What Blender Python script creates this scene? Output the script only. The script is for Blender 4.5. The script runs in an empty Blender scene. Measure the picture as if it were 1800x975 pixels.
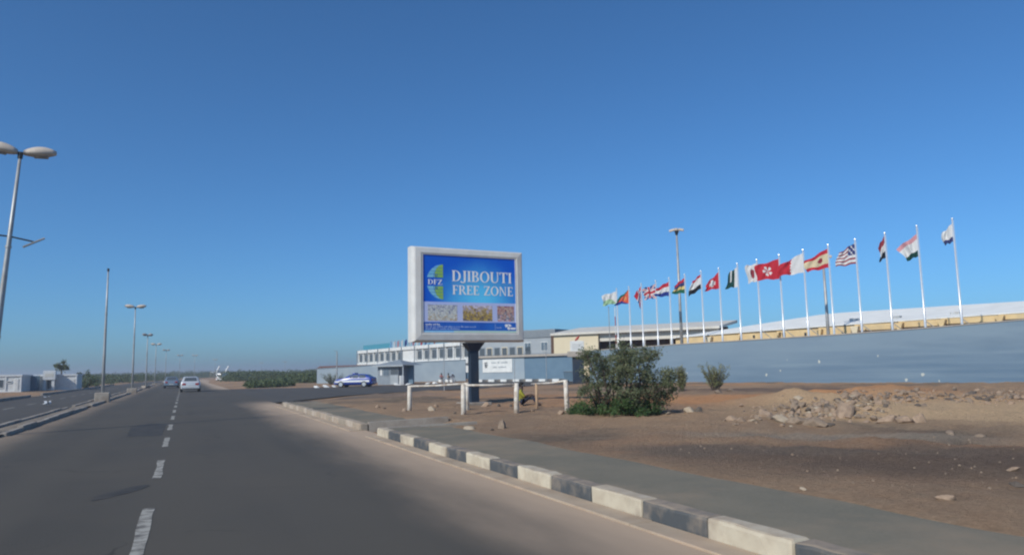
import bpy, bmesh, math, random
import numpy as np
from math import sin, cos, tan, radians, pi, hypot, atan2, exp
from mathutils import Vector, Matrix, noise

random.seed(7)
rng = np.random.default_rng(7)
scene = bpy.context.scene
C = scene.collection

# ------------------------------------------------------------------ camera
# world: +Y runs along the main road, +X to its right, z = 0 is the road surface
FPX, PITCH, ROLL, YAW, HC = 1300.0, radians(7.0), radians(1.2), radians(23.9), 1.6
IW, IH = 1800, 975
_f = Vector((sin(YAW) * cos(PITCH), cos(YAW) * cos(PITCH), sin(PITCH)))
_r0 = Vector((cos(YAW), -sin(YAW), 0)); _u0 = _r0.cross(_f)
_r = cos(ROLL) * _r0 - sin(ROLL) * _u0
_u = cos(ROLL) * _u0 + sin(ROLL) * _r0
cam_data = bpy.data.cameras.new('camera')
cam_data.sensor_width = 36; cam_data.lens = FPX * 36 / IW
cam_data.clip_start = 0.1; cam_data.clip_end = 9000
cam = bpy.data.objects.new('camera', cam_data); C.objects.link(cam)
M3 = Matrix((_r, _u, -_f)).transposed()
cam.matrix_world = Matrix.Translation((0, 0, HC)) @ M3.to_4x4()
scene.camera = cam

# ------------------------------------------------------------------ sky, sun, exposure
SUN_EL = radians(36)
SHX, SHY = 0.90, 0.44                     # the way shadows fall on the ground
_n = hypot(SHX, SHY); SHX /= _n; SHY /= _n
world = bpy.data.worlds.new('World'); scene.world = world; world.use_nodes = True
wn = world.node_tree
for n_ in list(wn.nodes): wn.nodes.remove(n_)
wo = wn.nodes.new('ShaderNodeOutputWorld'); wb = wn.nodes.new('ShaderNodeBackground')
ws = wn.nodes.new('ShaderNodeTexSky'); ws.sky_type = 'NISHITA'; ws.sun_disc = False
ws.sun_elevation = SUN_EL
ws.sun_rotation = atan2(-SHX, -SHY)
ws.altitude = 0; ws.air_density = 0.8; ws.dust_density = 1.0; ws.ozone_density = 10.0
wb.inputs['Strength'].default_value = 0.133
wt = wn.nodes.new('ShaderNodeMix'); wt.data_type = 'RGBA'; wt.blend_type = 'MULTIPLY'; wt.inputs[0].default_value = 1
wt.inputs[7].default_value = (.70, .96, .98, 1)            # a deeper, dust-free tropical blue
wn.links.new(ws.outputs[0], wt.inputs[6]); wn.links.new(wt.outputs[2], wb.inputs[0]); wn.links.new(wb.outputs[0], wo.inputs[0])
sd = bpy.data.lights.new('sun', 'SUN'); sd.energy = 3.8; sd.angle = radians(0.53); sd.color = (1, .94, .84)
sun = bpy.data.objects.new('sun', sd); C.objects.link(sun)
sdir = Vector((SHX * cos(SUN_EL), SHY * cos(SUN_EL), -sin(SUN_EL)))
sun.rotation_euler = sdir.to_track_quat('-Z', 'Y').to_euler()
sun.location = (-40, -20, 60)
vs = scene.view_settings
vs.view_transform = 'Standard'; vs.look = 'None'; vs.gamma = 1; vs.exposure = 0; vs.use_curve_mapping = False
scene.cycles.use_denoising = True
scene.cycles.max_bounces = 6
scene.cycles.filter_width = 2.2

# ------------------------------------------------------------------ placing helpers
def ray(x, y): return _f + _r * ((x - IW / 2) / FPX) - _u * ((y - IH / 2) / FPX)
def smooth(a, b, x):
    t = min(1, max(0, (x - a) / (b - a))); return t * t * (3 - 2 * t)
def G(x, y, z=0.0):                       # the point of height z seen at (x, y)
    d = ray(x, y); t = (z - HC) / d.z
    return Vector((d.x * t, d.y * t, z))
def AZ(px): d = ray(px, 650); return d.x / d.y
def zat(x, y, X, Y):                      # height over (X, Y) seen at image row y
    d = ray(x, y); return HC + d.z * hypot(X, Y) / hypot(d.x, d.y)
def on_line(px, py, P, D):                # horizontal hit of a sight line with the plan line P + s D
    d = ray(px, py); det = d.x * -D[1] + D[0] * d.y
    t = (P[0] * -D[1] + D[0] * P[1]) / det
    return Vector((d.x * t, d.y * t, HC + d.z * t))

MOUNDS = []                               # (x, y, rx, ry, rot, h)
def near_edge(x):                         # near edge of the side road
    pts = [(4, 42), (6.7, 45.5), (10, 51), (14.8, 55), (23, 58.4), (33.4, 62.6), (60, 72)]
    for (a, b), (c, d) in zip(pts, pts[1:]):
        if x <= c: return b + (d - b) * max(0, (x - a)) / (c - a)
    return 72
def fbm(x, y, s, o=4): return noise.fractal(Vector((x * s, y * s, 3.1)), 1.0, 2.0, o)
def H(x, y):
    if x < 4.6: 
        b = -0.06
        if x < -12.2: b += smooth(-12.2, -14, x) * (0.12 + 0.06 * fbm(x, y, .3))
        return b
    gap = smooth(17.9, 18.7, y) * (1 - smooth(20.2, 21.0, y))
    lo = 5.0 + 1.7 * gap; hi = 6.4 + 1.6 * gap
    t = smooth(lo, hi, x) * (1 - smooth(near_edge(x) - 7, near_edge(x) - 1.5, y))
    far = smooth(84, 92, y) * smooth(5, 8, x)
    z = -0.06 + t * (0.20 + 0.05 * 1)
    m = t * smooth(7.0, 9.5, x)
    z -= m * 0.15 * smooth(12, 38, x)
    z += m * (0.085 * fbm(x, y, .35) + 0.06 * fbm(x + 9, y, 1.1) + 0.028 * fbm(x, y + 5, 3.1, 3))
    z += far * 0.1
    for (mx, my, rx, ry, rot, h) in MOUNDS:
        dx, dy = x - mx, y - my
        u = (dx * cos(rot) + dy * sin(rot)) / rx; v = (-dx * sin(rot) + dy * cos(rot)) / ry
        q = u * u + v * v
        if q < 6: z += m * h * exp(-q) * (1 + .35 * fbm(x, y, .9))
    return z
def GH(x, y):                             # the point of the terrain seen at (x, y)
    d = ray(x, y); hl = hypot(d.x, d.y); d = d / hl
    t = max(3.0, (1.0 - HC) / d.z); st = .35; end = (-.25 - HC) / d.z + 1
    while t < end:
        if HC + d.z * t <= H(d.x * t, d.y * t): break
        t += st
    lo, hi = t - st, t
    for _ in range(8):
        m = (lo + hi) / 2
        if HC + d.z * m <= H(d.x * m, d.y * m): hi = m
        else: lo = m
    return Vector((d.x * hi, d.y * hi, H(d.x * hi, d.y * hi)))

# ------------------------------------------------------------------ materials
MATS = {}
def nodes_of(name):
    m = bpy.data.materials.new(name); m.use_nodes = True
    nt = m.node_tree; b = nt.nodes['Principled BSDF']
    return m, nt, b
def mix(nt, fac, a, b):
    n = nt.nodes.new('ShaderNodeMix'); n.data_type = 'RGBA'
    for s, v in ((n.inputs[0], fac), (n.inputs[6], a), (n.inputs[7], b)):
        if isinstance(v, (int, float)): s.default_value = v
        elif isinstance(v, tuple): s.default_value = (*v[:3], 1)
        else: nt.links.new(v, s)
    return n.outputs[2]
def noise_fac(nt, scale, detail=5, lo=.4, hi=.6, vec=None, rough=.6):
    n = nt.nodes.new('ShaderNodeTexNoise'); n.inputs['Scale'].default_value = scale
    n.inputs['Detail'].default_value = detail; n.inputs['Roughness'].default_value = rough
    if vec is not None: nt.links.new(vec, n.inputs['Vector'])
    r = nt.nodes.new('ShaderNodeMapRange'); r.inputs[1].default_value = lo; r.inputs[2].default_value = hi
    nt.links.new(n.outputs['Fac'], r.inputs[0])
    return r.outputs[0], n.outputs['Fac']
def coords(nt, scale=(1, 1, 1), which='Object', loc=(0, 0, 0)):
    t = nt.nodes.new('ShaderNodeTexCoord'); m = nt.nodes.new('ShaderNodeMapping')
    m.inputs['Scale'].default_value = scale; m.inputs['Location'].default_value = loc
    nt.links.new(t.outputs[which], m.inputs['Vector']); return m.outputs[0]
def bump(nt, b, fac, strength=.3, dist=.02):
    n = nt.nodes.new('ShaderNodeBump'); n.inputs['Strength'].default_value = strength
    n.inputs['Distance'].default_value = dist
    nt.links.new(fac, n.inputs['Height']); nt.links.new(n.outputs[0], b.inputs['Normal'])
def mat(name, col, rough=.7, col2=None, scale=3.0, lo=.4, hi=.62, metal=0, bmp=0, dirt=None, dscale=.7, spec=.3, stretch=(1, 1, 1)):
    if name in MATS: return MATS[name]
    m, nt, b = nodes_of(name)
    b.inputs['Roughness'].default_value = rough; b.inputs['Metallic'].default_value = metal
    b.inputs['Specular IOR Level'].default_value = spec
    v = coords(nt, stretch)
    c = (*col, 1)
    f, raw = noise_fac(nt, scale, 6, lo, hi, v)
    out = mix(nt, f, col, col2 if col2 else tuple(k * .86 for k in col))
    if dirt:
        f2, _ = noise_fac(nt, dscale, 5, .5, .72, v); out = mix(nt, f2, out, dirt)
    nt.links.new(out, b.inputs['Base Color'])
    if bmp: bump(nt, b, raw, bmp, .02)
    MATS[name] = m; return m
def dusty_top(m, col=(.36, .28, .20), amt=.7):          # wind-blown dust lying on the upward faces
    nt = m.node_tree; b = nt.nodes['Principled BSDF']; src = b.inputs['Base Color'].links[0].from_socket
    g = nt.nodes.new('ShaderNodeNewGeometry'); sp = nt.nodes.new('ShaderNodeSeparateXYZ'); nt.links.new(g.outputs['Normal'], sp.inputs[0])
    f, _ = noise_fac(nt, 3.5, 6, .25, .6, coords(nt)); r = nt.nodes.new('ShaderNodeMapRange'); r.inputs[1].default_value = .3; r.inputs[2].default_value = .9; r.inputs[4].default_value = amt
    nt.links.new(sp.outputs[2], r.inputs[0]); mu = nt.nodes.new('ShaderNodeMath'); mu.operation = 'MULTIPLY'; nt.links.new(f, mu.inputs[0]); nt.links.new(r.outputs[0], mu.inputs[1])
    nt.links.new(mix(nt, mu.outputs[0], src, col), b.inputs['Base Color'])
def plain(name, col, rough=.6, metal=0, spec=.4):
    return mat(name, col, rough, tuple(k * .93 for k in col), 4, metal=metal, spec=spec)

def mat_ground():
    m, nt, b = nodes_of('dry_earth'); v = coords(nt)
    b.inputs['Roughness'].default_value = .95; b.inputs['Specular IOR Level'].default_value = .1
    f1, r1 = noise_fac(nt, .22, 6, .42, .58, v); f2, _ = noise_fac(nt, .09, 5, .50, .62, v)
    f3, r3 = noise_fac(nt, 2.2, 8, .35, .7, v, .7); f4, _ = noise_fac(nt, .13, 6, .53, .63, coords(nt, loc=(31, 7, 0)))
    c = mix(nt, f1, (.395, .255, .155), (.305, .200, .128))
    c = mix(nt, f2, c, (.45, .245, .130))
    c = mix(nt, f4, c, (.165, .125, .092))
    fh = nt.nodes.new('ShaderNodeMath'); fh.operation = 'MULTIPLY'; fh.inputs[1].default_value = .55; nt.links.new(f3, fh.inputs[0])
    c = mix(nt, fh.outputs[0], c, (.36, .27, .185))
    nz = nt.nodes.new('ShaderNodeTexNoise'); nz.inputs['Scale'].default_value = .55; nz.inputs['Detail'].default_value = 7; nt.links.new(v, nz.inputs['Vector'])
    wv = nt.nodes.new('ShaderNodeVectorMath'); wv.operation = 'MULTIPLY_ADD'; wv.inputs[1].default_value = (2.6, 2.6, 0); 
    nt.links.new(nz.outputs['Color'], wv.inputs[0]); nt.links.new(v, wv.inputs[2])
    def patch(px, py, rx, ry, rot, col, amt):          # a bed of other soil, broken at its rim
        nonlocal c
        q = G(px, py); mp = nt.nodes.new('ShaderNodeMapping'); mp.vector_type = 'TEXTURE'
        mp.inputs['Location'].default_value = (q.x + 1.3, q.y + 1.3, 0); mp.inputs['Rotation'].default_value = (0, 0, radians(rot)); mp.inputs['Scale'].default_value = (rx, ry, 1)
        nt.links.new(wv.outputs[0], mp.inputs['Vector'])
        sx_ = nt.nodes.new('ShaderNodeSeparateXYZ'); nt.links.new(mp.outputs[0], sx_.inputs[0])
        cb = nt.nodes.new('ShaderNodeCombineXYZ'); nt.links.new(sx_.outputs[0], cb.inputs[0]); nt.links.new(sx_.outputs[1], cb.inputs[1])
        ln = nt.nodes.new('ShaderNodeVectorMath'); ln.operation = 'LENGTH'; nt.links.new(cb.outputs[0], ln.inputs[0])
        r = nt.nodes.new('ShaderNodeMapRange'); r.inputs[1].default_value = .55; r.inputs[2].default_value = 1.15; r.inputs[3].default_value = amt; r.inputs[4].default_value = 0
        nt.links.new(ln.outputs['Value'], r.inputs[0]); c = mix(nt, r.outputs[0], c, col)
    patch(1290, 708, 8.0, 6.5, -40, (.52, .265, .125), .95)      # red earth below the wall
    patch(1745, 730, 7.5, 7.0, -52, (.58, .40, .235), 1.0)       # pale ochre track on the right
    patch(1690, 832, 4.4, 2.4, -45, (.150, .108, .080), .85)     # dark damp earth
    patch(1450, 782, 3.0, .7, -38, (.36, .30, .23), .6)
    patch(1400, 812, 3.6, 1.0, -38, (.185, .142, .108), .8)
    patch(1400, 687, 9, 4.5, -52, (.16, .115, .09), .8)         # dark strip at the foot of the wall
    patch(620, 703, 5, 4, 0, (.17, .14, .115), .8)           # tar stained earth behind the corner
    patch(860, 697, 7, 4.0, -20, (.36, .24, .165), .7)
    vo = nt.nodes.new('ShaderNodeTexVoronoi'); vo.inputs['Scale'].default_value = 5.5; nt.links.new(v, vo.inputs['Vector'])
    mr = nt.nodes.new('ShaderNodeMapRange'); mr.inputs[1].default_value = .10; mr.inputs[2].default_value = .16
    mr.inputs[3].default_value = 1; mr.inputs[4].default_value = 0
    nt.links.new(vo.outputs['Distance'], mr.inputs[0])
    f5, _ = noise_fac(nt, .5, 3, .5, .6, v)
    mu = nt.nodes.new('ShaderNodeMath'); mu.operation = 'MULTIPLY'
    nt.links.new(mr.outputs[0], mu.inputs[0]); nt.links.new(f5, mu.inputs[1])
    c = mix(nt, mu.outputs[0], c, (.31, .235, .165))
    f6, r6 = noise_fac(nt, 14, 6, .3, .7, v, .75)
    c2 = nt.nodes.new('ShaderNodeHueSaturation'); nt.links.new(c, c2.inputs['Color'])
    mm = nt.nodes.new('ShaderNodeMapRange'); mm.inputs[3].default_value = .72; mm.inputs[4].default_value = 1.24
    nt.links.new(f6, mm.inputs[0]); nt.links.new(mm.outputs[0], c2.inputs['Value'])
    nt.links.new(c2.outputs[0], b.inputs['Base Color'])
    ad = nt.nodes.new('ShaderNodeMath'); ad.operation = 'ADD'; nt.links.new(r3, ad.inputs[0]); nt.links.new(r6, ad.inputs[1])
    bump(nt, b, ad.outputs[0], .9, .10)
    return m
def mat_road(name='asphalt', dust_lo=2.6, dust_hi=4.0, left_lo=-3.6, left_hi=-4.4, base=(.070, .063, .052)):
    m, nt, b = nodes_of(name); v = coords(nt)
    b.inputs['Roughness'].default_value = .82; b.inputs['Specular IOR Level'].default_value = .25
    f1, r1 = noise_fac(nt, .35, 6, .4, .65, coords(nt, (1.6, .12, 1)))
    f2, _ = noise_fac(nt, .12, 5, .45, .62, v)
    f3, r3 = noise_fac(nt, 55, 3, .3, .75, v)
    c = mix(nt, f1, base, tuple(k * .70 for k in base))
    c = mix(nt, f2, c, (base[0] * 1.22, base[1] * 1.15, base[2] * 1.06))
    c = mix(nt, f3, c, tuple(k * 1.35 for k in base))
    sx = nt.nodes.new('ShaderNodeSeparateXYZ'); nt.links.new(v, sx.inputs[0])
    wob = nt.nodes.new('ShaderNodeMath'); wob.operation = 'MULTIPLY_ADD'; wob.inputs[1].default_value = 1.1; nt.links.new(r1, wob.inputs[0]); nt.links.new(sx.outputs[0], wob.inputs[2])
    wm = nt.nodes.new('ShaderNodeMath'); wm.operation = 'MULTIPLY'; wm.inputs[1].default_value = 2 * pi / 1.85; nt.links.new(wob.outputs[0], wm.inputs[0])
    wsn = nt.nodes.new('ShaderNodeMath'); wsn.operation = 'SINE'; nt.links.new(wm.outputs[0], wsn.inputs[0])
    wr_ = nt.nodes.new('ShaderNodeMapRange'); wr_.inputs[1].default_value = -.2; wr_.inputs[2].default_value = 1; wr_.inputs[4].default_value = .8; nt.links.new(wsn.outputs[0], wr_.inputs[0])
    c = mix(nt, wr_.outputs[0], c, (base[0] * 1.22, base[1] * 1.2, base[2] * 1.16))       # polished wheel tracks
    dv = nt.nodes.new('ShaderNodeTexNoise'); dv.inputs['Scale'].default_value = 1.4; dv.inputs['Detail'].default_value = 5; nt.links.new(v, dv.inputs['Vector'])
    dm = nt.nodes.new('ShaderNodeVectorMath'); dm.operation = 'MULTIPLY_ADD'; dm.inputs[1].default_value = (.9, .9, 0); nt.links.new(dv.outputs['Color'], dm.inputs[0]); nt.links.new(v, dm.inputs[2])
    cv = nt.nodes.new('ShaderNodeTexVoronoi'); cv.feature = 'DISTANCE_TO_EDGE'; cv.inputs['Scale'].default_value = .32; nt.links.new(dm.outputs[0], cv.inputs['Vector'])
    cr = nt.nodes.new('ShaderNodeMapRange'); cr.inputs[1].default_value = .002; cr.inputs[2].default_value = .009; cr.inputs[3].default_value = .6; cr.inputs[4].default_value = 0; nt.links.new(cv.outputs['Distance'], cr.inputs[0])
    cg, _ = noise_fac(nt, .23, 3, .5, .6, v); cq = nt.nodes.new('ShaderNodeMath'); cq.operation = 'MULTIPLY'; nt.links.new(cr.outputs[0], cq.inputs[0]); nt.links.new(cg, cq.inputs[1])
    c = mix(nt, cq.outputs[0], c, tuple(k * .35 for k in base))                              # cracks
    # wind blown sand lying along both edges
    nf, _ = noise_fac(nt, .8, 6, 0, 1, coords(nt, (1, .25, 1)))
    def edge(a, bb, amt, top=.95):
        nonlocal c
        sh = nt.nodes.new('ShaderNodeMath'); sh.operation = 'MULTIPLY_ADD'
        nt.links.new(nf, sh.inputs[0]); sh.inputs[1].default_value = amt
        nt.links.new(sx.outputs[0], sh.inputs[2])
        r = nt.nodes.new('ShaderNodeMapRange'); r.interpolation_type = 'SMOOTHSTEP'
        r.inputs[1].default_value = a; r.inputs[2].default_value = bb
        nt.links.new(sh.outputs[0], r.inputs[0])
        f = nt.nodes.new('ShaderNodeMath'); f.operation = 'MULTIPLY'; nt.links.new(r.outputs[0], f.inputs[0])
        f.inputs[1].default_value = top
        fo = f.outputs[0]
        if top > .9:
            ra = nt.nodes.new('ShaderNodeMapRange'); ra.interpolation_type = 'SMOOTHSTEP'; ra.inputs[1].default_value = 39; ra.inputs[2].default_value = 48; ra.inputs[3].default_value = 1; ra.inputs[4].default_value = 0; nt.links.new(sx.outputs[1], ra.inputs[0])
            rb_ = nt.nodes.new('ShaderNodeMapRange'); rb_.interpolation_type = 'SMOOTHSTEP'; rb_.inputs[1].default_value = 82; rb_.inputs[2].default_value = 92; nt.links.new(sx.outputs[1], rb_.inputs[0])
            mx_ = nt.nodes.new('ShaderNodeMath'); mx_.operation = 'MAXIMUM'; nt.links.new(ra.outputs[0], mx_.inputs[0]); nt.links.new(rb_.outputs[0], mx_.inputs[1])
            mq = nt.nodes.new('ShaderNodeMath'); mq.operation = 'MULTIPLY'; nt.links.new(fo, mq.inputs[0]); nt.links.new(mx_.outputs[0], mq.inputs[1]); fo = mq.outputs[0]
        c = mix(nt, fo, c, (.45, .335, .235))
    edge(dust_lo + .4, dust_hi + 1.1, 1.5); edge(left_lo - .1, left_hi - .7, -.9, .42)
    nt.links.new(c, b.inputs['Base Color']); bump(nt, b, r3, .25, .008)
    return m
def mat_leaf(name, c1, c2):
    m, nt, b = nodes_of(name)
    g = nt.nodes.new('ShaderNodeNewGeometry')
    f, _ = noise_fac(nt, 1.1, 3, .35, .65, coords(nt))
    a = mix(nt, g.outputs['Random Per Island'], c1, c2)
    a = mix(nt, f, a, tuple(k * .72 for k in c1))
    nt.links.new(a, b.inputs['Base Color']); b.inputs['Roughness'].default_value = .65
    b.inputs['Specular IOR Level'].default_value = .2
    tr = nt.nodes.new('ShaderNodeBsdfTranslucent'); nt.links.new(a, tr.inputs['Color'])
    mx = nt.nodes.new('ShaderNodeMixShader'); mx.inputs[0].default_value = .25
    nt.links.new(b.outputs[0], mx.inputs[1]); nt.links.new(tr.outputs[0], mx.inputs[2])
    nt.links.new(mx.outputs[0], nt.nodes['Material Output'].inputs['Surface'])
    return m

M = {}
M['ground'] = mat_ground()
M['road'] = mat_road()
M['road2'] = mat_road('asphalt_far_side', 60, 70, -70, -80, (.070, .064, .056))
def mat_walk():
    m, nt, b = nodes_of('sidewalk_asphalt'); v = coords(nt); b.inputs['Roughness'].default_value = .92; b.inputs['Specular IOR Level'].default_value = .12
    f1, r1 = noise_fac(nt, 1.1, 6, .38, .68, v); f2, r2 = noise_fac(nt, 30, 4, .3, .7, v); f3, _ = noise_fac(nt, .4, 6, .5, .68, v)
    c = mix(nt, f1, (.150, .140, .108), (.190, .168, .126)); c = mix(nt, f3, c, (.28, .215, .15))
    h = nt.nodes.new('ShaderNodeMath'); h.operation = 'MULTIPLY'; h.inputs[1].default_value = .5; nt.links.new(f2, h.inputs[0]); c = mix(nt, h.outputs[0], c, (.225, .20, .155))
    s_ = nt.nodes.new('ShaderNodeSeparateXYZ'); nt.links.new(v, s_.inputs[0]); nf, _ = noise_fac(nt, .9, 7, 0, 1, v, .7)
    a = nt.nodes.new('ShaderNodeMath'); a.operation = 'MULTIPLY_ADD'; a.inputs[1].default_value = 1.5; nt.links.new(nf, a.inputs[0]); nt.links.new(s_.outputs[0], a.inputs[2])
    r = nt.nodes.new('ShaderNodeMapRange'); r.interpolation_type = 'SMOOTHSTEP'; r.inputs[1].default_value = 6.9; r.inputs[2].default_value = 7.7; nt.links.new(a.outputs[0], r.inputs[0])
    c = mix(nt, r.outputs[0], c, (.31, .222, .145))          # earth blown over the outer edge
    r = nt.nodes.new('ShaderNodeMapRange'); r.inputs[1].default_value = 5.5; r.inputs[2].default_value = 5.1; r.inputs[4].default_value = .75; nt.links.new(a.outputs[0], r.inputs[0])
    c = mix(nt, r.outputs[0], c, (.34, .26, .18))            # sand caught behind the kerb
    nt.links.new(c, b.inputs['Base Color']); bump(nt, b, r2, .4, .012); return m
M['walk'] = mat_walk()
M['concrete'] = mat('concrete', (.36, .32, .27), .85, (.29, .25, .21), 3, bmp=.15, dirt=(.22, .17, .13), dscale=1.2)
M['kerb_w'] = mat('worn_white_paint', (.53, .47, .36), .75, (.42, .355, .265), 3.5, .45, .7, bmp=.12, dirt=(.32, .26, .20), dscale=2)
M['kerb_b'] = mat('worn_black_paint', (.075, .082, .088), .8, (.125, .12, .112), 4, .45, .75, bmp=.12, dirt=(.24, .20, .16), dscale=2)
M['kerb_g'] = mat('faded_grey_paint', (.27, .235, .19), .85, (.36, .285, .21), 3, bmp=.12, dirt=(.36, .29, .22), dscale=1.5)
M['kerb_s'] = mat('sandy_white_paint', (.44, .38, .31), .85, (.36, .29, .225), 3, bmp=.12, dirt=(.33, .26, .19), dscale=1.5)
for k_ in ('kerb_w', 'kerb_b', 'kerb_g', 'kerb_s'): dusty_top(M[k_])
M['gutter'] = mat('sandy_gutter', (.40, .32, .235), .9, (.33, .255, .185), 2, bmp=.15, dirt=(.44, .33, .235), dscale=.8)
M['dust'] = mat('grey_median_dust', (.235, .195, .150), .95, (.17, .145, .118), 2.2, bmp=.4, dirt=(.29, .225, .16), dscale=.7)
M['line'] = mat('worn_road_paint', (.35, .335, .295), .8, (.11, .10, .088), 6, .44, .64)
M['dark_asphalt'] = mat('dark_road_mark', (.044, .041, .037), .8, (.064, .058, .050), 2.5, .4, .62)
M['galv'] = mat('galvanised_steel', (.42, .43, .43), .5, (.33, .34, .34), 1.5, metal=.4, dirt=(.30, .25, .20), dscale=.8)
M['whitepole'] = mat('white_pole_paint', (.62, .63, .63), .42, (.54, .55, .55), 1.5)
M['flagpole'] = mat('polished_flagpole', (.66, .68, .70), .28, (.58, .6, .62), 1.0, metal=.35)
M['lamp_shell'] = mat('lamp_shell', (.58, .50, .42), .55, (.48, .41, .34), 3)
M['lamp_glass'] = plain('lamp_glass', (.30, .27, .24), .25)
M['dark'] = plain('dark_metal', (.03, .033, .038), .5)
M['navy'] = mat('navy_post_paint', (.018, .030, .050), .45, (.026, .038, .058), 2, dirt=(.06, .055, .05), dscale=1)
M['frame'] = mat('grey_billboard_frame', (.62, .62, .60), .5, (.56, .56, .545), 2, dirt=(.54, .51, .46), dscale=.9)
M['frame_w'] = mat('pale_inner_frame', (.56, .56, .54), .5, (.5, .5, .48), 2)
M['bluewall'] = mat('blue_grey_wall_paint', (.190, .258, .315), .85, (.165, .228, .290), .8, .35, .7, bmp=.1, dirt=(.128, .188, .250), dscale=.6, stretch=(.16, .16, 1.1))
def lower_coat(m):                          # an older, deeper blue coat showing in bands low on the wall, more of it to the right
    nt = m.node_tree; b = nt.nodes['Principled BSDF']; src = b.inputs['Base Color'].links[0].from_socket; v = coords(nt)
    sp = nt.nodes.new('ShaderNodeSeparateXYZ'); nt.links.new(v, sp.inputs[0]); f, raw = noise_fac(nt, 1, 5, .3, .62, coords(nt, (.09, 1, 2.3)))
    def mr(i_, a, b_, c, d):
        r = nt.nodes.new('ShaderNodeMapRange'); r.inputs[1].default_value = a; r.inputs[2].default_value = b_; r.inputs[3].default_value = c; r.inputs[4].default_value = d; nt.links.new(i_, r.inputs[0]); return r.outputs[0]
    def mul(a, b_):
        q = nt.nodes.new('ShaderNodeMath'); q.operation = 'MULTIPLY'; nt.links.new(a, q.inputs[0]); nt.links.new(b_, q.inputs[1]); return q.outputs[0]
    nt.links.new(mix(nt, mul(mul(mr(sp.outputs[2], 2.75, 1.9, 0, 1), mr(sp.outputs[0], 6, 36, .35, .95)), f), src, (.098, .160, .232)), b.inputs['Base Color'])
lower_coat(M['bluewall'])
M['coat_free'] = mat('blue_grey_coping_paint', (.19, .258, .315), .85)
M['bluewall2'] = mat('deep_blue_wall_paint', (.125, .20, .27), .85, (.11, .18, .25), 1.0)
M['bluewall3'] = mat('pale_blue_wall_paint', (.30, .36, .40), .85, (.26, .32, .37), .6)
M['coping'] = mat('pale_coping', (.40, .36, .31), .85, (.34, .3, .26), 2)
M['plaster'] = mat('white_plaster_dab', (.50, .50, .45), .9, (.38, .40, .38), 6)
M['yellow'] = mat('yellow_wall_paint', (.68, .51, .27), .8, (.60, .44, .23), 1.1, dirt=(.52, .40, .23), dscale=.6)
M['tan'] = mat('tan_wall_paint', (.66, .57, .40), .85, (.62, .53, .37), .5)
M['whiteroof'] = mat('white_roof_sheet', (.84, .83, .77), .55, (.76, .75, .69), .7)
M['greyroof'] = mat('pale_grey_roof_sheet', (.62, .59, .52), .7, (.54, .51, .45), .6)
M['brown'] = plain('brown_painted_shade', (.10, .055, .035), .8)  # shade under the panels and in the opening put into the colour
M['white'] = mat('white_paint', (.70, .71, .69), .6, (.60, .61, .59), 1.5)
M['cabin'] = mat('cabin_panel', (.66, .66, .63), .6, (.58, .58, .56), 2)
M['cabinframe'] = mat('cabin_frame_white', (.70, .71, .70), .5, (.62, .63, .62), 2)
M['greyw'] = mat('grey_office_wall', (.34, .37, .39), .8, (.29, .32, .34), .9)
M['greyd'] = mat('grey_louvre', (.22, .255, .285), .7, (.19, .22, .25), 2)
M['glass'] = plain('dark_window_glass', (.075, .09, .105), .12, spec=.6)
M['glassb'] = plain('blue_window_glass', (.10, .14, .18), .15, spec=.6)
M['teal'] = plain('teal_banner', (.055, .25, .33), .7)
M['rust'] = mat('rust_red_roof', (.20, .10, .075), .8, (.15, .08, .06), 2)
M['postw'] = mat('whitewashed_post', (.66, .62, .55), .8, (.55, .49, .41), 5, dirt=(.36, .27, .2), dscale=2.5)
M['wood'] = mat('pale_timber', (.48, .33, .21), .8, (.38, .26, .16), 5)
M['rock1'] = mat('tan_rock', (.34, .245, .17), .9, (.26, .185, .13), 3, bmp=.5)
M['rock2'] = mat('grey_rock', (.265, .20, .145), .9, (.20, .15, .108), 3, bmp=.5)
M['rock3'] = mat('dark_basalt', (.13, .105, .085), .9, (.09, .075, .062), 3, bmp=.5)
M['rock4'] = mat('pale_rock', (.40, .33, .245), .9, (.32, .255, .185), 3, bmp=.5)
M['pebble'] = mat('brown_pebble', (.30, .215, .145), .9, (.23, .165, .115), 3)
M['bark'] = mat('bark', (.085, .062, .046), .9, (.055, .042, .034), 8, bmp=.4)
M['leaf'] = mat_leaf('grey_green_leaf', (.125, .155, .078), (.245, .255, .150))
M['leaf_b'] = mat_leaf('fresh_green_leaf', (.062, .120, .040), (.112, .170, .055))
M['leaf_d'] = mat_leaf('dry_brown_leaf', (.135, .095, .062), (.185, .14, .095))
M['leaf_s'] = mat_leaf('spiky_leaf', (.17, .185, .075), (.29, .28, .14))
M['scrub'] = mat_leaf('far_scrub_leaf', (.085, .120, .050), (.140, .165, .075))
M['tyre'] = plain('tyre_rubber', (.018, .018, .018), .85)
M['rim'] = plain('wheel_rim', (.55, .56, .57), .35, metal=.5)
M['silver'] = plain('silver_car_paint', (.60, .62, .64), .3, metal=.25, spec=.6)
M['bluecar'] = plain('grey_blue_car_paint', (.20, .26, .33), .3, metal=.25, spec=.6)
M['police'] = plain('police_blue_paint', (.020, .055, .30), .3, spec=.6)
M['whitecar'] = plain('white_car_paint', (.75, .76, .76), .35, spec=.6)
M['tail'] = plain('tail_light_red', (.35, .02, .02), .3)
M['chrome'] = plain('plate_white', (.6, .6, .58), .5)
M['skin'] = plain('dark_skin', (.060, .034, .022), .6)
M['hair'] = plain('black_hair', (.010, .009, .009), .8)
M['shirt_y'] = plain('olive_yellow_shirt', (.26, .24, .022), .85)
M['trouser'] = plain('dark_blue_trousers', (.025, .03, .055), .85)
M['cloth_r'] = plain('faded_red_cloth', (.42, .13, .12), .85)
M['cloth_w'] = plain('pale_cloth', (.55, .58, .62), .85)
M['cloth_t'] = plain('tan_cloth', (.40, .29, .21), .85)
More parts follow.
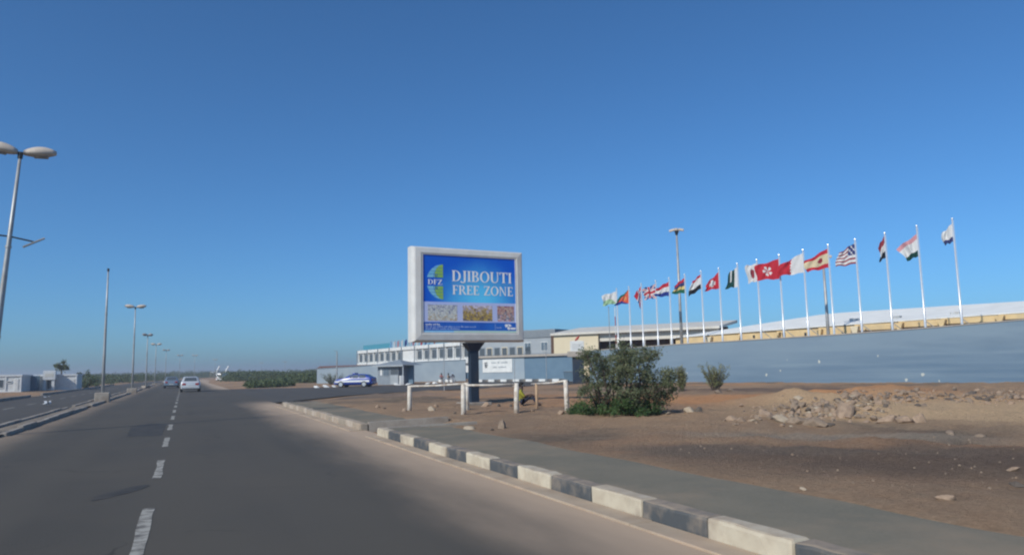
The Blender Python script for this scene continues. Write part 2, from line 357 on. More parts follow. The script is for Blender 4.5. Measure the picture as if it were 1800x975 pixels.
M['cloth_g'] = plain('grey_cloth', (.20, .22, .25), .85)
M['capb'] = plain('light_blue_cap', (.45, .60, .78), .8)
M['red'] = plain('red_paint', (.42, .035, .03), .6)
M['craney'] = plain('crane_ochre', (.55, .47, .34), .7)

# ------------------------------------------------------------------ mesh helpers
class MB:
    def __init__(s): s.v = []; s.f = []; s.m = []
    def add(s, vs, fs, mi=0):
        o = len(s.v); s.v += [tuple(p) for p in vs]; s.f += [tuple(i + o for i in f) for f in fs]; s.m += [mi] * len(fs); return s
    def box(s, x0, x1, y0, y1, z0, z1, mi=0, rz=0, c=None):
        p = [(x, y, z) for z in (z0, z1) for y in (y0, y1) for x in (x0, x1)]
        if rz:
            cx, cy = c if c else ((x0 + x1) / 2, (y0 + y1) / 2)
            p = [(cx + (x - cx) * cos(rz) - (y - cy) * sin(rz), cy + (x - cx) * sin(rz) + (y - cy) * cos(rz), z) for x, y, z in p]
        return s.add(p, [(0, 2, 3, 1), (4, 5, 7, 6), (0, 1, 5, 4), (2, 6, 7, 3), (0, 4, 6, 2), (1, 3, 7, 5)], mi)
    def bbox(s, x0, x1, y0, y1, z0, z1, b=.02, mi=0):     # box with chamfered edges
        bm = bmesh.new(); bmesh.ops.create_cube(bm, size=1)
        for v in bm.verts: v.co = Vector(((x0 + x1) / 2 + v.co.x * (x1 - x0), (y0 + y1) / 2 + v.co.y * (y1 - y0), (z0 + z1) / 2 + v.co.z * (z1 - z0)))
        bmesh.ops.bevel(bm, geom=list(bm.edges), offset=b, segments=2, affect='EDGES', profile=.6)
        if y1 - y0 > .9 and x1 - x0 < .3: bmesh.ops.subdivide_edges(bm, edges=[e for e in bm.edges if e.calc_length() > .5], cuts=5)
        bm.verts.index_update()
        s.add([v.co for v in bm.verts], [[v.index for v in f.verts] for f in bm.faces], mi); bm.free(); return s
    def tube(s, pts, rad, n=8, mi=0, cap=True):
        pts = [Vector(p) for p in pts]; rings = []
        if not isinstance(rad, (list, tuple)): rad = [rad] * len(pts)
        o = len(s.v); prev = None
        for i, p in enumerate(pts):
            d = (pts[min(i + 1, len(pts) - 1)] - pts[max(i - 1, 0)]).normalized()
            a = Vector((0, 0, 1)) if abs(d.z) < .95 else Vector((1, 0, 0))
            if prev is not None: x = (prev - d * prev.dot(d)).normalized()
            else: x = d.cross(a).normalized()
            prev = x; y = d.cross(x)
            for k in range(n):
                t = 2 * pi * k / n; s.v.append(tuple(p + (x * cos(t) + y * sin(t)) * rad[i]))
        for i in range(len(pts) - 1):
            for k in range(n):
                a = o + i * n + k; b_ = o + i * n + (k + 1) % n
                s.f.append((a, b_, b_ + n, a + n)); s.m.append(mi)
        if cap:
            s.f.append(tuple(o + k for k in reversed(range(n)))); s.m.append(mi)
            e = o + (len(pts) - 1) * n; s.f.append(tuple(e + k for k in range(n))); s.m.append(mi)
        return s
    def prism(s, poly, z0, z1, mi=0):                     # plan polygon (ccw) pulled up
        n = len(poly); v = [(x, y, z0) for x, y in poly] + [(x, y, z1) for x, y in poly]
        f = [tuple(reversed(range(n))), tuple(range(n, 2 * n))] + [(i, (i + 1) % n, n + (i + 1) % n, n + i) for i in range(n)]
        return s.add(v, f, mi)
    def slab(s, a, b, z0, z1a, z1b, t, mi=0, z0b=None):   # upright wall from plan point a to b, thickness t to the left of a->b
        a = Vector(a[:2]); b = Vector(b[:2]); d = (b - a).normalized(); n = Vector((-d.y, d.x)) * t
        z0b = z0 if z0b is None else z0b
        P = [(*a, z0), (*b, z0b), (*(b + n), z0b), (*(a + n), z0), (*a, z1a), (*b, z1b), (*(b + n), z1b), (*(a + n), z1a)]
        return s.add(P, [(3, 2, 1, 0), (4, 5, 6, 7), (0, 1, 5, 4), (1, 2, 6, 5), (2, 3, 7, 6), (3, 0, 4, 7)], mi)
    def build(s, name, m, parent=None, smooth_=False, loc=None, rz=0):
        me = bpy.data.meshes.new(name); me.from_pydata(s.v, [], s.f)
        for k in (m if isinstance(m, (list, tuple)) else [m]): me.materials.append(M[k] if isinstance(k, str) else k)
        if any(s.m): me.polygons.foreach_set('material_index', s.m)
        if smooth_: me.polygons.foreach_set('use_smooth', [True] * len(s.f))
        me.update()
        return link(name, me, parent, loc, rz)
def link(name, me, parent=None, loc=None, rz=0):
    o = bpy.data.objects.new(name, me); C.objects.link(o)
    if parent is not None: o.parent = parent
    if loc is not None: o.location = loc
    if rz: o.rotation_euler = (0, 0, rz)
    return o
def tag(o, label, cat, group=None, kind=None):
    if label: o['label'] = label
    if cat: o['category'] = cat
    if group: o['group'] = group
    if kind: o['kind'] = kind
    return o
def thing(name, label, cat, loc=(0, 0, 0), rz=0, group=None):
    o = bpy.data.objects.new(name, None); C.objects.link(o); o.empty_display_size = .2
    o.location = loc; o.rotation_euler = (0, 0, rz); return tag(o, label, cat, group)
def struct(o): o['kind'] = 'structure'; return o
def copy_tree(o, parent=None):
    c = o.copy(); C.objects.link(c); c.parent = parent
    for ch in o.children: copy_tree(ch, c)
    return c
def leaf_mesh(name, mats, cen, size, asp, mi=None, up=0.0):
    """many small leaf quads; cen (n,3), size (n,)"""
    n = len(cen)
    d = rng.normal(size=(n, 3)); d[:, 2] += up; d /= np.linalg.norm(d, axis=1)[:, None]
    w = np.cross(d, rng.normal(size=(n, 3))); w /= np.linalg.norm(w, axis=1)[:, None]
    L = d * size[:, None]; Wd = w * (size * asp)[:, None] * .5
    v = np.stack([cen - Wd * .4, cen + L * .5 - Wd, cen + L, cen + L * .5 + Wd], 1).reshape(-1, 3)
    me = bpy.data.meshes.new(name)
    me.vertices.add(n * 4); me.vertices.foreach_set('co', v.astype(np.float32).ravel())
    me.loops.add(n * 4); me.loops.foreach_set('vertex_index', np.arange(n * 4, dtype=np.int32))
    me.polygons.add(n); me.polygons.foreach_set('loop_start', np.arange(0, n * 4, 4, dtype=np.int32))
    me.polygons.foreach_set('loop_total', np.full(n, 4, dtype=np.int32))
    for k in mats: me.materials.append(M[k])
    if mi is not None: me.polygons.foreach_set('material_index', mi.astype(np.int32))
    me.update(); me.validate(); return me

# ------------------------------------------------------------------ terrain
_rc = G(1470, 738); _rc2 = G(1610, 716); _rc3 = G(1740, 712)
MOUNDS += [(*_rc[:2], 2.6, 1.1, radians(-38), .34), (G(1420, 722).x, G(1420, 722).y, 2.4, 1.3, radians(-40), .46),
           (G(1560, 706).x, G(1560, 706).y, 4.5, 2.0, radians(-45), .42), (G(1750, 700).x, G(1750, 700).y, 6, 1.6, radians(-55), .38),
           (G(1085, 742).x, G(1085, 742).y, 2.4, 1.2, radians(-25), .12), (G(1180, 770).x, G(1180, 770).y, 2.2, .8, radians(-25), .10),
           (G(1700, 790).x, G(1700, 790).y, 2.2, .7, radians(-50), -.12), (G(1320, 760).x, G(1320, 760).y, 2.4, .8, radians(-38), .1)]
def axis(lo, a, b, hi, step, n):
    l = [a - (a - lo) * (k / n) ** 3 for k in range(n, 0, -1)]; h = [b + (hi - b) * (k / n) ** 3 for k in range(1, n + 1)]
    return l + list(np.arange(a, b, step)) + h
xs = axis(-2500, 4, 50, 2500, .2, 16); xs = sorted(set([x for x in xs if x > 3.99 or x < -22] + [-22 + 2.0 * k for k in range(13)])); ys = axis(-60, 2, 46, 3500, .2, 22)
tv = [(x, y, H(x, y)) for y in ys for x in xs]; nx = len(xs)
tf = [(j * nx + i, j * nx + i + 1, (j + 1) * nx + i + 1, (j + 1) * nx + i) for j in range(len(ys) - 1) for i in range(nx - 1)]
mb = MB(); mb.v = tv; mb.f = tf; mb.m = [0] * len(tf)
ground = struct(mb.build('ground', 'ground', None, True))

# ------------------------------------------------------------------ roads
def bend(y): return (y - 150) ** 2 / 2000 if y > 150 else 0.0
def strip(name, x0, x1, y0, y1, z, m, step=6, parent=None):
    n = max(2, int((y1 - y0) / step)); mb = MB(); v = []
    for k in range(n + 1):
        y = y0 + (y1 - y0) * k / n; v += [(x0 + bend(y), y, z), (x1 + bend(y), y, z)]
    mb.add(v, [(2 * k, 2 * k + 1, 2 * k + 3, 2 * k + 2) for k in range(n)])
    return mb.build(name, m, parent)
road = struct(strip('road', -4.6, 4.62, -12, 520, 0.0, 'road'))
far_road = struct(strip('far_carriageway', -12.1, -5.35, -12, 520, 0.0, 'road2'))
apron = [(4.58, 43), (5.4, 44.2), (6.7, 46), (10, 51), (14.8, 55), (23, 58.4), (33.4, 62.6), (37.5, 67), (42, 74), (40.6, 77.6), (35.6, 88.2), (31, 86), (23.4, 82), (15.7, 82), (9.9, 83), (4.58, 87)]
mb = MB(); mb.add([(x, y, .004) for x, y in apron], [tuple(range(len(apron)))])
side_road = struct(mb.build('side_road', 'road2'))
# lane dashes
dash_me = None
k = 0
for i in range(34):
    y = 7.55 + 5.65 * i
    if i < 16:
        v = []; n = 6
        for j in range(n + 1):
            yy = y + 2.75 * j / n
            v += [(-.402 + random.uniform(-.014, .014), yy, .004), (-.275 + random.uniform(-.014, .014), yy, .004)]
        mb = MB(); mb.add(v, [(2 * j, 2 * j + 1, 2 * j + 3, 2 * j + 2) for j in range(n)])
        mb.build('lane_dash', 'line', road)
for i in range(14):
    y = 34 + 6.6 * i
    mb = MB(); mb.add([(-8.78, y, .004), (-8.64, y, .004), (-8.64, y + 3, .004), (-8.78, y + 3, .004)], [(0, 1, 2, 3)])
    mb.build('lane_dash', 'line', far_road)
def blot(cx, cy, rx, ry, rot, name, m, parent, z=.003, seed=0):
    v = [(cx, cy, z)]; n = 26
    for k in range(n):
        t = 2 * pi * k / n; r = 1 + .28 * noise.noise(Vector((cos(t) * 1.3, sin(t) * 1.3, seed)))
        x, y = rx * r * cos(t), ry * r * sin(t); v.append((cx + x * cos(rot) - y * sin(rot), cy + x * sin(rot) + y * cos(rot), z))
    mb = MB(); mb.add(v, [(0, 1 + k, 1 + (k + 1) % n) for k in range(n)]); return mb.build(name, m, parent)
p = G(214, 864); blot(p.x, p.y, .66, .17, radians(62), 'dark_road_mark', 'dark_asphalt', road, seed=1)  # irregular dark blot on the asphalt
mb = MB(); mb.add([(-1.35, 22.6, .003), (-.5, 22.4, .003), (-.48, 27.6, .003), (-1.0, 28.3, .003), (-1.5, 27.2, .003), (-1.42, 24.8, .003)], [(0, 1, 2, 3, 4, 5)]); mb.build('tar_patch', 'dark_asphalt', road)

# median with broken kerb line and sandy fill
median = struct(MB().build('median', 'ground'))
def kerb_run(parent, x0, x1, y0, y1, zt, step, mats, name='kerb_block', jitter=.012, dirn=1):
    y = y0; i = 0; out = []
    while y < y1 - .05:
        e = min(y + step, y1); mb = MB(); z = zt + random.uniform(-jitter, jitter); dx = random.uniform(-jitter, jitter)
        bx = bend((y + e) / 2)
        mb.bbox(x0 + dx + bx, x1 + dx + bx, y + .008, e - .008, -.08, z, .025)
        out.append(mb.build(name, mats[i % len(mats)], parent)); y = e; i += 1
    return out
mb = MB()
for y0, y1 in ((24.6, 63), (64, 140), (140, 300)):
    n = int((y1 - y0) / 2); v = []
    for k in range(n + 1):
        y = y0 + (y1 - y0) * k / n; b_ = bend(y); z = .07 + .02 * fbm(y, 2, .7)
        v += [(-5.34 + b_, y, .055), (-4.95 + b_, y, z + .05), (-4.62 + b_, y, .065)]
    mb.add(v, [(3 * k, 3 * k + 1, 3 * k + 4, 3 * k + 3) for k in range(n)] + [(3 * k + 1, 3 * k + 2, 3 * k + 5, 3 * k + 4) for k in range(n)])
mb.build('sand_fill', 'dust', median, True)
for i in range(48):
    y = 24.6 + i * 2.4
    if random.random() < .12: continue
    L = 2.36
    mb = MB(); b_ = bend(y); mb.bbox(-5.42 + b_, -5.26 + b_, y, y + L, -.06, .15 + random.uniform(-.02, .02), .02); mb.build('kerb_block', 'concrete', median)
    if random.random() < .1: continue
    mb = MB(); mb.bbox(-4.68 + b_, -4.52 + b_, y + .6, y + .6 + L, -.06, .13 + random.uniform(-.03, .02), .02); mb.build('kerb_block', 'concrete', median)
# kerb of the far carriageway
farkerb = struct(MB().build('far_kerb', 'concrete'))
for i in range(40):
    y = 40 + i * 3.0
    if 74 < y < 80: continue
    mb = MB(); b_ = bend(y); mb.bbox(-12.25 + b_, -12.03 + b_, y, y + 2.97, -.08, .2 + random.uniform(-.02, .02), .02); mb.build('kerb_block', 'concrete', farkerb)

# near kerb, gutter and sidewalk
def chip(vs, a=.014):                      # worn, knocked edges
    o = random.uniform(0, 90); t = random.uniform(-.012, .012); y_ = vs[0][1]
    return [(x + a * noise.noise(Vector((x * 9 + o, y * 5, z * 9))) + t * (y - y_), y + .5 * a * noise.noise(Vector((o, y * 7, z * 9))), z + (a * noise.noise(Vector((x * 11, y * 6 + o, z))) if z > .1 else 0)) for x, y, z in vs]
kerb = struct(MB().build('near_kerb', 'kerb_w'))
edges = [18.59 - 1.07 * i for i in range(24)]
for i in range(22):
    mb = MB(); y1 = edges[i]; y0 = edges[i + 1]; j = random.uniform(-.008, .008)
    mb.bbox(4.46 + j, 4.68 + j, y0 + .008, y1 - .008, -.08, .2 + random.uniform(-.012, .008), random.uniform(.025, .04)); mb.v = chip(mb.v)
    mb.build('kerb_block', 'kerb_w' if i % 2 == 0 else 'kerb_b', kerb)
kr2 = kerb_run(kerb, 4.46, 4.68, 20.5, 38.2, .19, 1.07, ['kerb_g', 'kerb_s'])
# rounded corner into the side road
for k in range(6):
    a0 = pi - k * .25; a1 = pi - (k + 1) * .25; R0, R1 = 2.4, 2.18; cx, cy = 6.86, 38.2
    poly = [(cx + R0 * cos(a0), cy + R0 * sin(a0)), (cx + R1 * cos(a0), cy + R1 * sin(a0)), (cx + R1 * cos(a1), cy + R1 * sin(a1)), (cx + R0 * cos(a1), cy + R0 * sin(a1))]
    MB().prism(list(reversed(poly)) if k < 0 else poly, -.08, .18 - .012 * k).build('kerb_block', 'concrete', kerb)
gutter = struct(MB().build('gutter', 'concrete'))
for y0, y1 in ((-5, 18.6), (20.5, 38.0)):
    y = y0
    while y < y1:
        e = min(y + 2.9, y1); MB().bbox(4.16, 4.452, y + .006, e - .006, -.06, .022 + random.uniform(-.004, .004), .01).build('gutter_slab', 'gutter', gutter); y = e
def slab_grid(name, x0, x1, y0, y1, z, m):
    ny = int((y1 - y0) / .4); v = []; nx_ = 6
    for j in range(ny + 1):
        y = y0 + (y1 - y0) * j / ny
        for i in range(nx_ + 1):
            x = x0 + (x1 - x0) * i / nx_
            if i == nx_: x += .26 * fbm(y, 4, .5) + .12 * fbm(y, 9, 2)
            v.append((x, y, z + .012 * fbm(x, y, .6) - (.03 if i == nx_ else 0)))
    w = nx_ + 1; f = [(j * w + i, j * w + i + 1, (j + 1) * w + i + 1, (j + 1) * w + i) for j in range(ny) for i in range(nx_)]
    b0 = len(v); v2 = [(x0, y0, -.1), (x1, y0, -.1), (x1, y1, -.1), (x0, y1, -.1)]
    v += v2; f += [(b0, b0 + 1, nx_, 0), (b0 + 2, b0 + 3, ny * w, ny * w + nx_)]
    mb = MB(); mb.add(v, f); return mb.build(name, m, None, False)
struct(slab_grid('sidewalk', 4.60, 6.95, -5, 18.45, .176, 'walk'))
struct(slab_grid('sidewalk', 4.60, 6.75, 20.75, 38.4, .168, 'walk'))
drain = struct(MB().build('drain_inlet', 'concrete'))
MB().slab((4.70, 20.52), (7.0, 20.52), -.08, .215, .26, .2).build('cheek_wall', 'concrete', drain)
MB().slab((4.70, 18.47), (7.1, 18.47), -.08, .2, .235, .14).build('cheek_wall', 'concrete', drain)

# ------------------------------------------------------------------ street lamps
def lamp(x, y, h, heads, label, rz=0, base=True, lean=0):
    t = thing('street_lamp', label, 'street lamp', (x, y, 0), rz, 'street lamps along the median')
    MB().tube([(0, 0, .05), (0, 0, h * .34), (0, 0, h * .66), (0, 0, h)], [.10, .088, .066, .042], 10).build('pole', 'galv', t, True)
    for q in (.34, .66): MB().tube([(0, 0, h * q - .03), (0, 0, h * q + .03)], .115 - .045 * q, 10).build('collar', 'galv', t)
    if base: MB().bbox(-.42, .42, -.34, .34, -.05, .62 if base is True else base, .05).build('footing', 'concrete', t)
    for s in heads:
        mbh = MB(); n = 14; v = []; ns = 9
        for i in range(ns):
            u = i / (ns - 1); xx = s * (.08 + .84 * u); w = .20 * sin(pi * min(1, .12 + .80 * u)) ** .6; zt = .21 * sin(pi * min(1, .1 + .82 * u)) ** .7
            for k in range(n):
                a = 2 * pi * k / n
                v.append((xx, w * cos(a), h + .07 + .10 * u + (zt if sin(a) > 0 else zt * .55) * sin(a)))
        f = []
        for i in range(ns - 1):
            for k in range(n):
                a, b_ = i * n + k, i * n + (k + 1) % n; f.append((a, b_, b_ + n, a + n) if s > 0 else (a + n, b_ + n, b_, a))
        f += [tuple(range(n)), tuple(range((ns - 1) * n, ns * n))]
        mbh.add(v, f); hd = mbh.build('lamp_head', 'lamp_shell', t, True)
        MB().tube([(s * .36, 0, h + .07), (s * .72, 0, h + .09)], [.12, .11], 10).build('lens', 'lamp_glass', hd, True)
    MB().tube([(0, 0, h - .1), (0, 0, h + .09)], .07, 10).build('head_bracket', 'dark', t)
    return t
p0 = (-5.12, 25.5); h0 = zat(36, 276, -4.7, 26)
t0_ = lamp(*p0, h0, (-1, 1), 'nearest twin-headed street lamp, cut off by the left picture edge', 0, False)
t0_.rotation_euler = (radians(-1.5), radians(2.9), 0)
zb = zat(20, 413, *p0)
MB().tube([(-1.1, 0, zb + .02), (0, 0, zb - .02), (.62, 0, zb - .12)], .025, 6).build('banner_arm', 'dark', t0_)
MB().tube([(.38, -.1, zb - .32), (.86, .1, zb + .03)], .035, 6).build('banner_clip', 'galv', t0_)
lamp(-4.72, 54.4, zat(189, 474, -4.72, 54.4), (), 'tall bare mast without lamp heads on a square concrete footing')
lamp(-4.42, 79.0, zat(241, 541, -4.42, 79.0), (-1, 1), 'twin-headed street lamp next beyond the bare mast', 0, .5)
lamp(-4.55, 110, zat(261, 590, -4.55, 110), (-1, 1), 'slim street lamp behind the second twin-headed one', radians(50), .35)
lamp(-4.7, 148, zat(275, 606, -4.7, 148), (-1, 1), 'distant twin-headed street lamp left of the blue-grey car', 0, .3)
lamp(-4.0, 196, zat(288, 616, -4.0, 196), (-1, 1), 'far street lamp just left of the blue-grey car', radians(30), .3)
lamp(-1.2, 250, zat(315, 625, -1.2, 250), (-1, 1), 'far street lamp above the gap between the two cars', radians(20), .3)
lamp(3.2, 268, zat(343, 625, 3.2, 268), (-1, 1), 'far twin-headed street lamp right above the silver car', 0, .3)
lamp(11.5, 325, zat(378, 632, 11.5, 325), (-1, 1), 'very far street lamp beside the white harbour cranes', 0, .3)
lamp(38, 420, zat(457, 638, 38, 420), (-1, 1), 'very far street lamp over the green scrub', 0, .3)
lamp(49, 410, zat(499, 636, 49, 410), (-1, 1), 'farthest right street lamp over the scrub, nearest the blue gate wall', 0, .3)

# ------------------------------------------------------------------ billboard
bx, by = (8.10 + 13.08) / 2, (28.07 + 28.43) / 2
brz = atan2(.36, 4.98)
bb = thing('billboard', 'large blue and white billboard on a dark post inside a broken white railing', 'billboard', (bx, by, H(bx, by)), brz)
Z0b, Z1b = 2.70 - H(bx, by), 6.50 - H(bx, by); HWb = 2.5
pcx = .26
MB().bbox(pcx - .19, pcx + .19, .12, .38, -.25, Z0b - .34, .03).build('post', 'navy', bb)
mb = MB(); q0, q1 = .19, .42
mb.add([(pcx + sx * q0, .25 + sy * .13, Z0b - .36) for sx, sy in ((-1, -1), (1, -1), (1, 1), (-1, 1))] + [(pcx + sx * q1, .25 + sy * .25, Z0b - .02) for sx, sy in ((-1, -1), (1, -1), (1, 1), (-1, 1))],
       [(3, 2, 1, 0), (4, 5, 6, 7), (0, 1, 5, 4), (1, 2, 6, 5), (2, 3, 7, 6), (3, 0, 4, 7)])
mb.build('post_head', 'navy', bb)
MB().bbox(pcx - .55, pcx + .55, -.3, .8, -.15, .05, .03).build('footing', 'concrete', bb)
# case with a bevelled front frame
mb = MB()
def rect(x, z0, z1, y): return [(-x, y, z0), (x, y, z0), (x, y, z1), (-x, y, z1)]
R = [rect(HWb - .04, Z0b + .04, Z1b - .04, .46), rect(HWb, Z0b, Z1b, .40), rect(HWb, Z0b, Z1b, .02), rect(HWb - .08, Z0b + .04, Z1b - .04, -.13), rect(HWb - .12, Z0b + .08, Z1b - .08, -.155), rect(HWb - .33, Z0b + .29, Z1b - .25, -.185), rect(HWb - .36, Z0b + .32, Z1b - .28, -.18), rect(HWb - .40, Z0b + .35, Z1b - .31, -.13)]
v = [q for r_ in R for q in r_]; f = []
for i in range(len(R) - 1):
    for k in range(4): a, b_ = i * 4 + k, i * 4 + (k + 1) % 4; f.append((a, b_, b_ + 4, a + 4))
f.append((0, 3, 2, 1)); f = [tuple(reversed(q)) for q in f]
mb.add(v, f); mb.build('case', 'frame', bb)
PX0, PX1, PZ0, PZ1 = -HWb + .40, HWb - .40, Z0b + .35, Z1b - .31
mb = MB()
for a in ((PX0 - .01, PX1 + .01, PZ1 - .02, PZ1 + .05), (PX0 - .01, PX1 + .01, PZ0 - .05, PZ0 + .03)): mb.box(a[0], a[1], -.165, -.12, a[2], a[3])
for a in ((PX0 - .05, PX0 + .03), (PX1 - .03, PX1 + .05)): mb.box(a[0], a[1], -.168, -.12, PZ0 - .05, PZ1 + .05)
mb.build('inner_frame', 'frame_w', bb)

def mat_poster():
    m, nt, b = nodes_of('poster_print'); b.inputs['Roughness'].default_value = .6; b.inputs['Specular IOR Level'].default_value = .15
    t = nt.nodes.new('ShaderNodeTexCoord'); s = nt.nodes.new('ShaderNodeSeparateXYZ'); nt.links.new(t.outputs['UV'], s.inputs[0])
    def mp(i, a, b_, c=0, d=1, sm=True):
        r = nt.nodes.new('ShaderNodeMapRange'); r.inputs[1].default_value = a; r.inputs[2].default_value = b_; r.inputs[3].default_value = c; r.inputs[4].default_value = d
        if sm: r.interpolation_type = 'SMOOTHSTEP'
        nt.links.new(i, r.inputs[0]); return r.outputs[0]
    mpg = nt.nodes.new('ShaderNodeMapping'); mpg.inputs['Location'].default_value = (-.60, -.40, 0); mpg.inputs['Scale'].default_value = (1.0, .95, 1)
    mpg.vector_type = 'POINT'
    nt.links.new(t.outputs['UV'], mpg.inputs['Vector'])
    ln = nt.nodes.new('ShaderNodeVectorMath'); ln.operation = 'LENGTH'; nt.links.new(mpg.outputs[0], ln.inputs[0])
    nf, raw = noise_fac(nt, 4, 4, .3, .7, t.outputs['UV'])
    ad = nt.nodes.new('ShaderNodeMath'); ad.operation = 'MULTIPLY_ADD'; nt.links.new(raw, ad.inputs[0]); ad.inputs[1].default_value = .16; nt.links.new(ln.outputs['Value'], ad.inputs[2])
    c = mix(nt, mp(ad.outputs[0], .08, .66), (.12, .62, .96), (.004, .105, .60))
    nt.links.new(c, b.inputs['Base Color']); return m
M['poster'] = mat_poster()
M['band'] = mat('lavender_band', (.52, .56, .78), .5, (.44, .52, .82), .5)
M['footer'] = mat('footer_blue', (.012, .075, .42), .5, (.02, .16, .58), .35)
M['ink_w'] = plain('white_ink', (.88, .88, .86), .6, spec=.15)
M['ink_g'] = mat('green_ink', (.30, .50, .10), .5, (.22, .46, .14), 3)
M['ink_lb'] = mat('light_blue_ink', (.15, .47, .76), .5, (.26, .58, .72), 3)
M['ink_pale'] = plain('pale_green_ink', (.46, .66, .56), .5)
M['ink_pb'] = plain('pale_blue_ink', (.25, .55, .80), .5)
M['ink_s'] = plain('small_print_ink', (.40, .52, .82), .5)
def photo_mat(name, cols, scale, stretch=(1, 1, 1)):
    m, nt, b = nodes_of(name); b.inputs['Roughness'].default_value = .5
    t = nt.nodes.new('ShaderNodeTexCoord'); mp_ = nt.nodes.new('ShaderNodeMapping'); mp_.inputs['Scale'].default_value = stretch; nt.links.new(t.outputs['UV'], mp_.inputs[0])
    vo = nt.nodes.new('ShaderNodeTexVoronoi'); vo.inputs['Scale'].default_value = scale; nt.links.new(mp_.outputs[0], vo.inputs['Vector'])
    sp = nt.nodes.new('ShaderNodeSeparateColor'); nt.links.new(vo.outputs['Color'], sp.inputs[0])
    s = nt.nodes.new('ShaderNodeSeparateXYZ'); nt.links.new(t.outputs['UV'], s.inputs[0])
    r1 = nt.nodes.new('ShaderNodeValToRGB'); r1.color_ramp.interpolation = 'LINEAR'
    while len(r1.color_ramp.elements) < len(cols): r1.color_ramp.elements.new(.5)
    for i, c in enumerate(cols): r1.color_ramp.elements[i].position = i / len(cols); r1.color_ramp.elements[i].color = (*c, 1)
    nf, _ = noise_fac(nt, scale * .8, 5, .36, .64, mp_.outputs[0])
    md = nt.nodes.new('ShaderNodeMath'); md.operation = 'MULTIPLY_ADD'; md.inputs[1].default_value = .35
    md.inputs[1].default_value = .62; mm_ = nt.nodes.new('ShaderNodeMath'); mm_.operation = 'MULTIPLY_ADD'; mm_.inputs[1].default_value = .55; nt.links.new(sp.outputs[0], mm_.inputs[0]); ms_ = nt.nodes.new('ShaderNodeMath'); ms_.operation = 'MULTIPLY'; ms_.inputs[1].default_value = .5; nt.links.new(nf, ms_.inputs[0]); nt.links.new(ms_.outputs[0], mm_.inputs[2]); nt.links.new(mm_.outputs[0], md.inputs[0])
    m2 = nt.nodes.new('ShaderNodeMath'); m2.operation = 'MULTIPLY_ADD'; m2.inputs[1].default_value = .62; m2.inputs[2].default_value = -.10
    nt.links.new(s.outputs[1], m2.inputs[0]); nt.links.new(m2.outputs[0], md.inputs[2])
    nt.links.new(md.outputs[0], r1.inputs[0]); nt.links.new(r1.outputs[0], b.inputs['Base Color']); return m
M['ph1'] = photo_mat('photo_of_a_depot', [(.30, .20, .07), (.58, .44, .24), (.36, .31, .25), (.72, .72, .66), (.32, .36, .36), (.74, .75, .70), (.10, .12, .24), (.55, .57, .60)], 9, (1.6, 1, 1))
M['ph2'] = photo_mat('photo_of_containers', [(.05, .05, .07), (.30, .22, .18), (.03, .03, .08), (.68, .48, .08), (.10, .06, .06), (.60, .46, .18), (.28, .24, .34), (.62, .58, .68)], 8, (1.6, 1, 1))
M['ph3'] = photo_mat('photo_of_a_market', [(.72, .66, .70), (.50, .02, .03), (.62, .60, .62), (.05, .06, .12), (.60, .42, .34), (.28, .08, .12), (.66, .54, .36), (.26, .10, .16)], 6, (1, 1, 1))

def pu(u, v, y): return (PX0 + (PX1 - PX0) * u, y, PZ1 - (PZ1 - PZ0) * v)      # u to the right, v down
def poster_quad(name, m, u0, u1, v0, v1, y, parent):
    me = bpy.data.meshes.new(name)
    me.from_pydata([pu(u0, v1, y), pu(u1, v1, y), pu(u1, v0, y), pu(u0, v0, y)], [], [(0, 1, 2, 3)])
    uv = me.uv_layers.new(name='uv')
    for i, c in enumerate(((0, 0), (1, 0), (1, 1), (0, 1))): uv.data[i].uv = c
    me.materials.append(M[m]); return link(name, me, parent)
YP = -.135
poster = poster_quad('poster', 'poster', 0, 1, 0, 1, YP, bb)
poster_quad('picture_band', 'band', 0, 1, .605, .86, YP - .004, poster)
poster_quad('footer_band', 'footer', 0, 1, .86, .968, YP - .005, poster)
poster_quad('bottom_strip', 'ink_pale', .32, 1, .968, 1, YP - .006, poster); poster_quad('bottom_strip', 'ink_pb', 0, .32, .968, 1, YP - .006, poster)
for nm, u0, u1, m_ in (('depot', .055, .355, 'ph1'), ('containers', .415, .73, 'ph2'), ('market', .785, .972, 'ph3')):
    poster_quad('printed_photo', m_, u0, u1, .642, .842, YP - .008, poster)
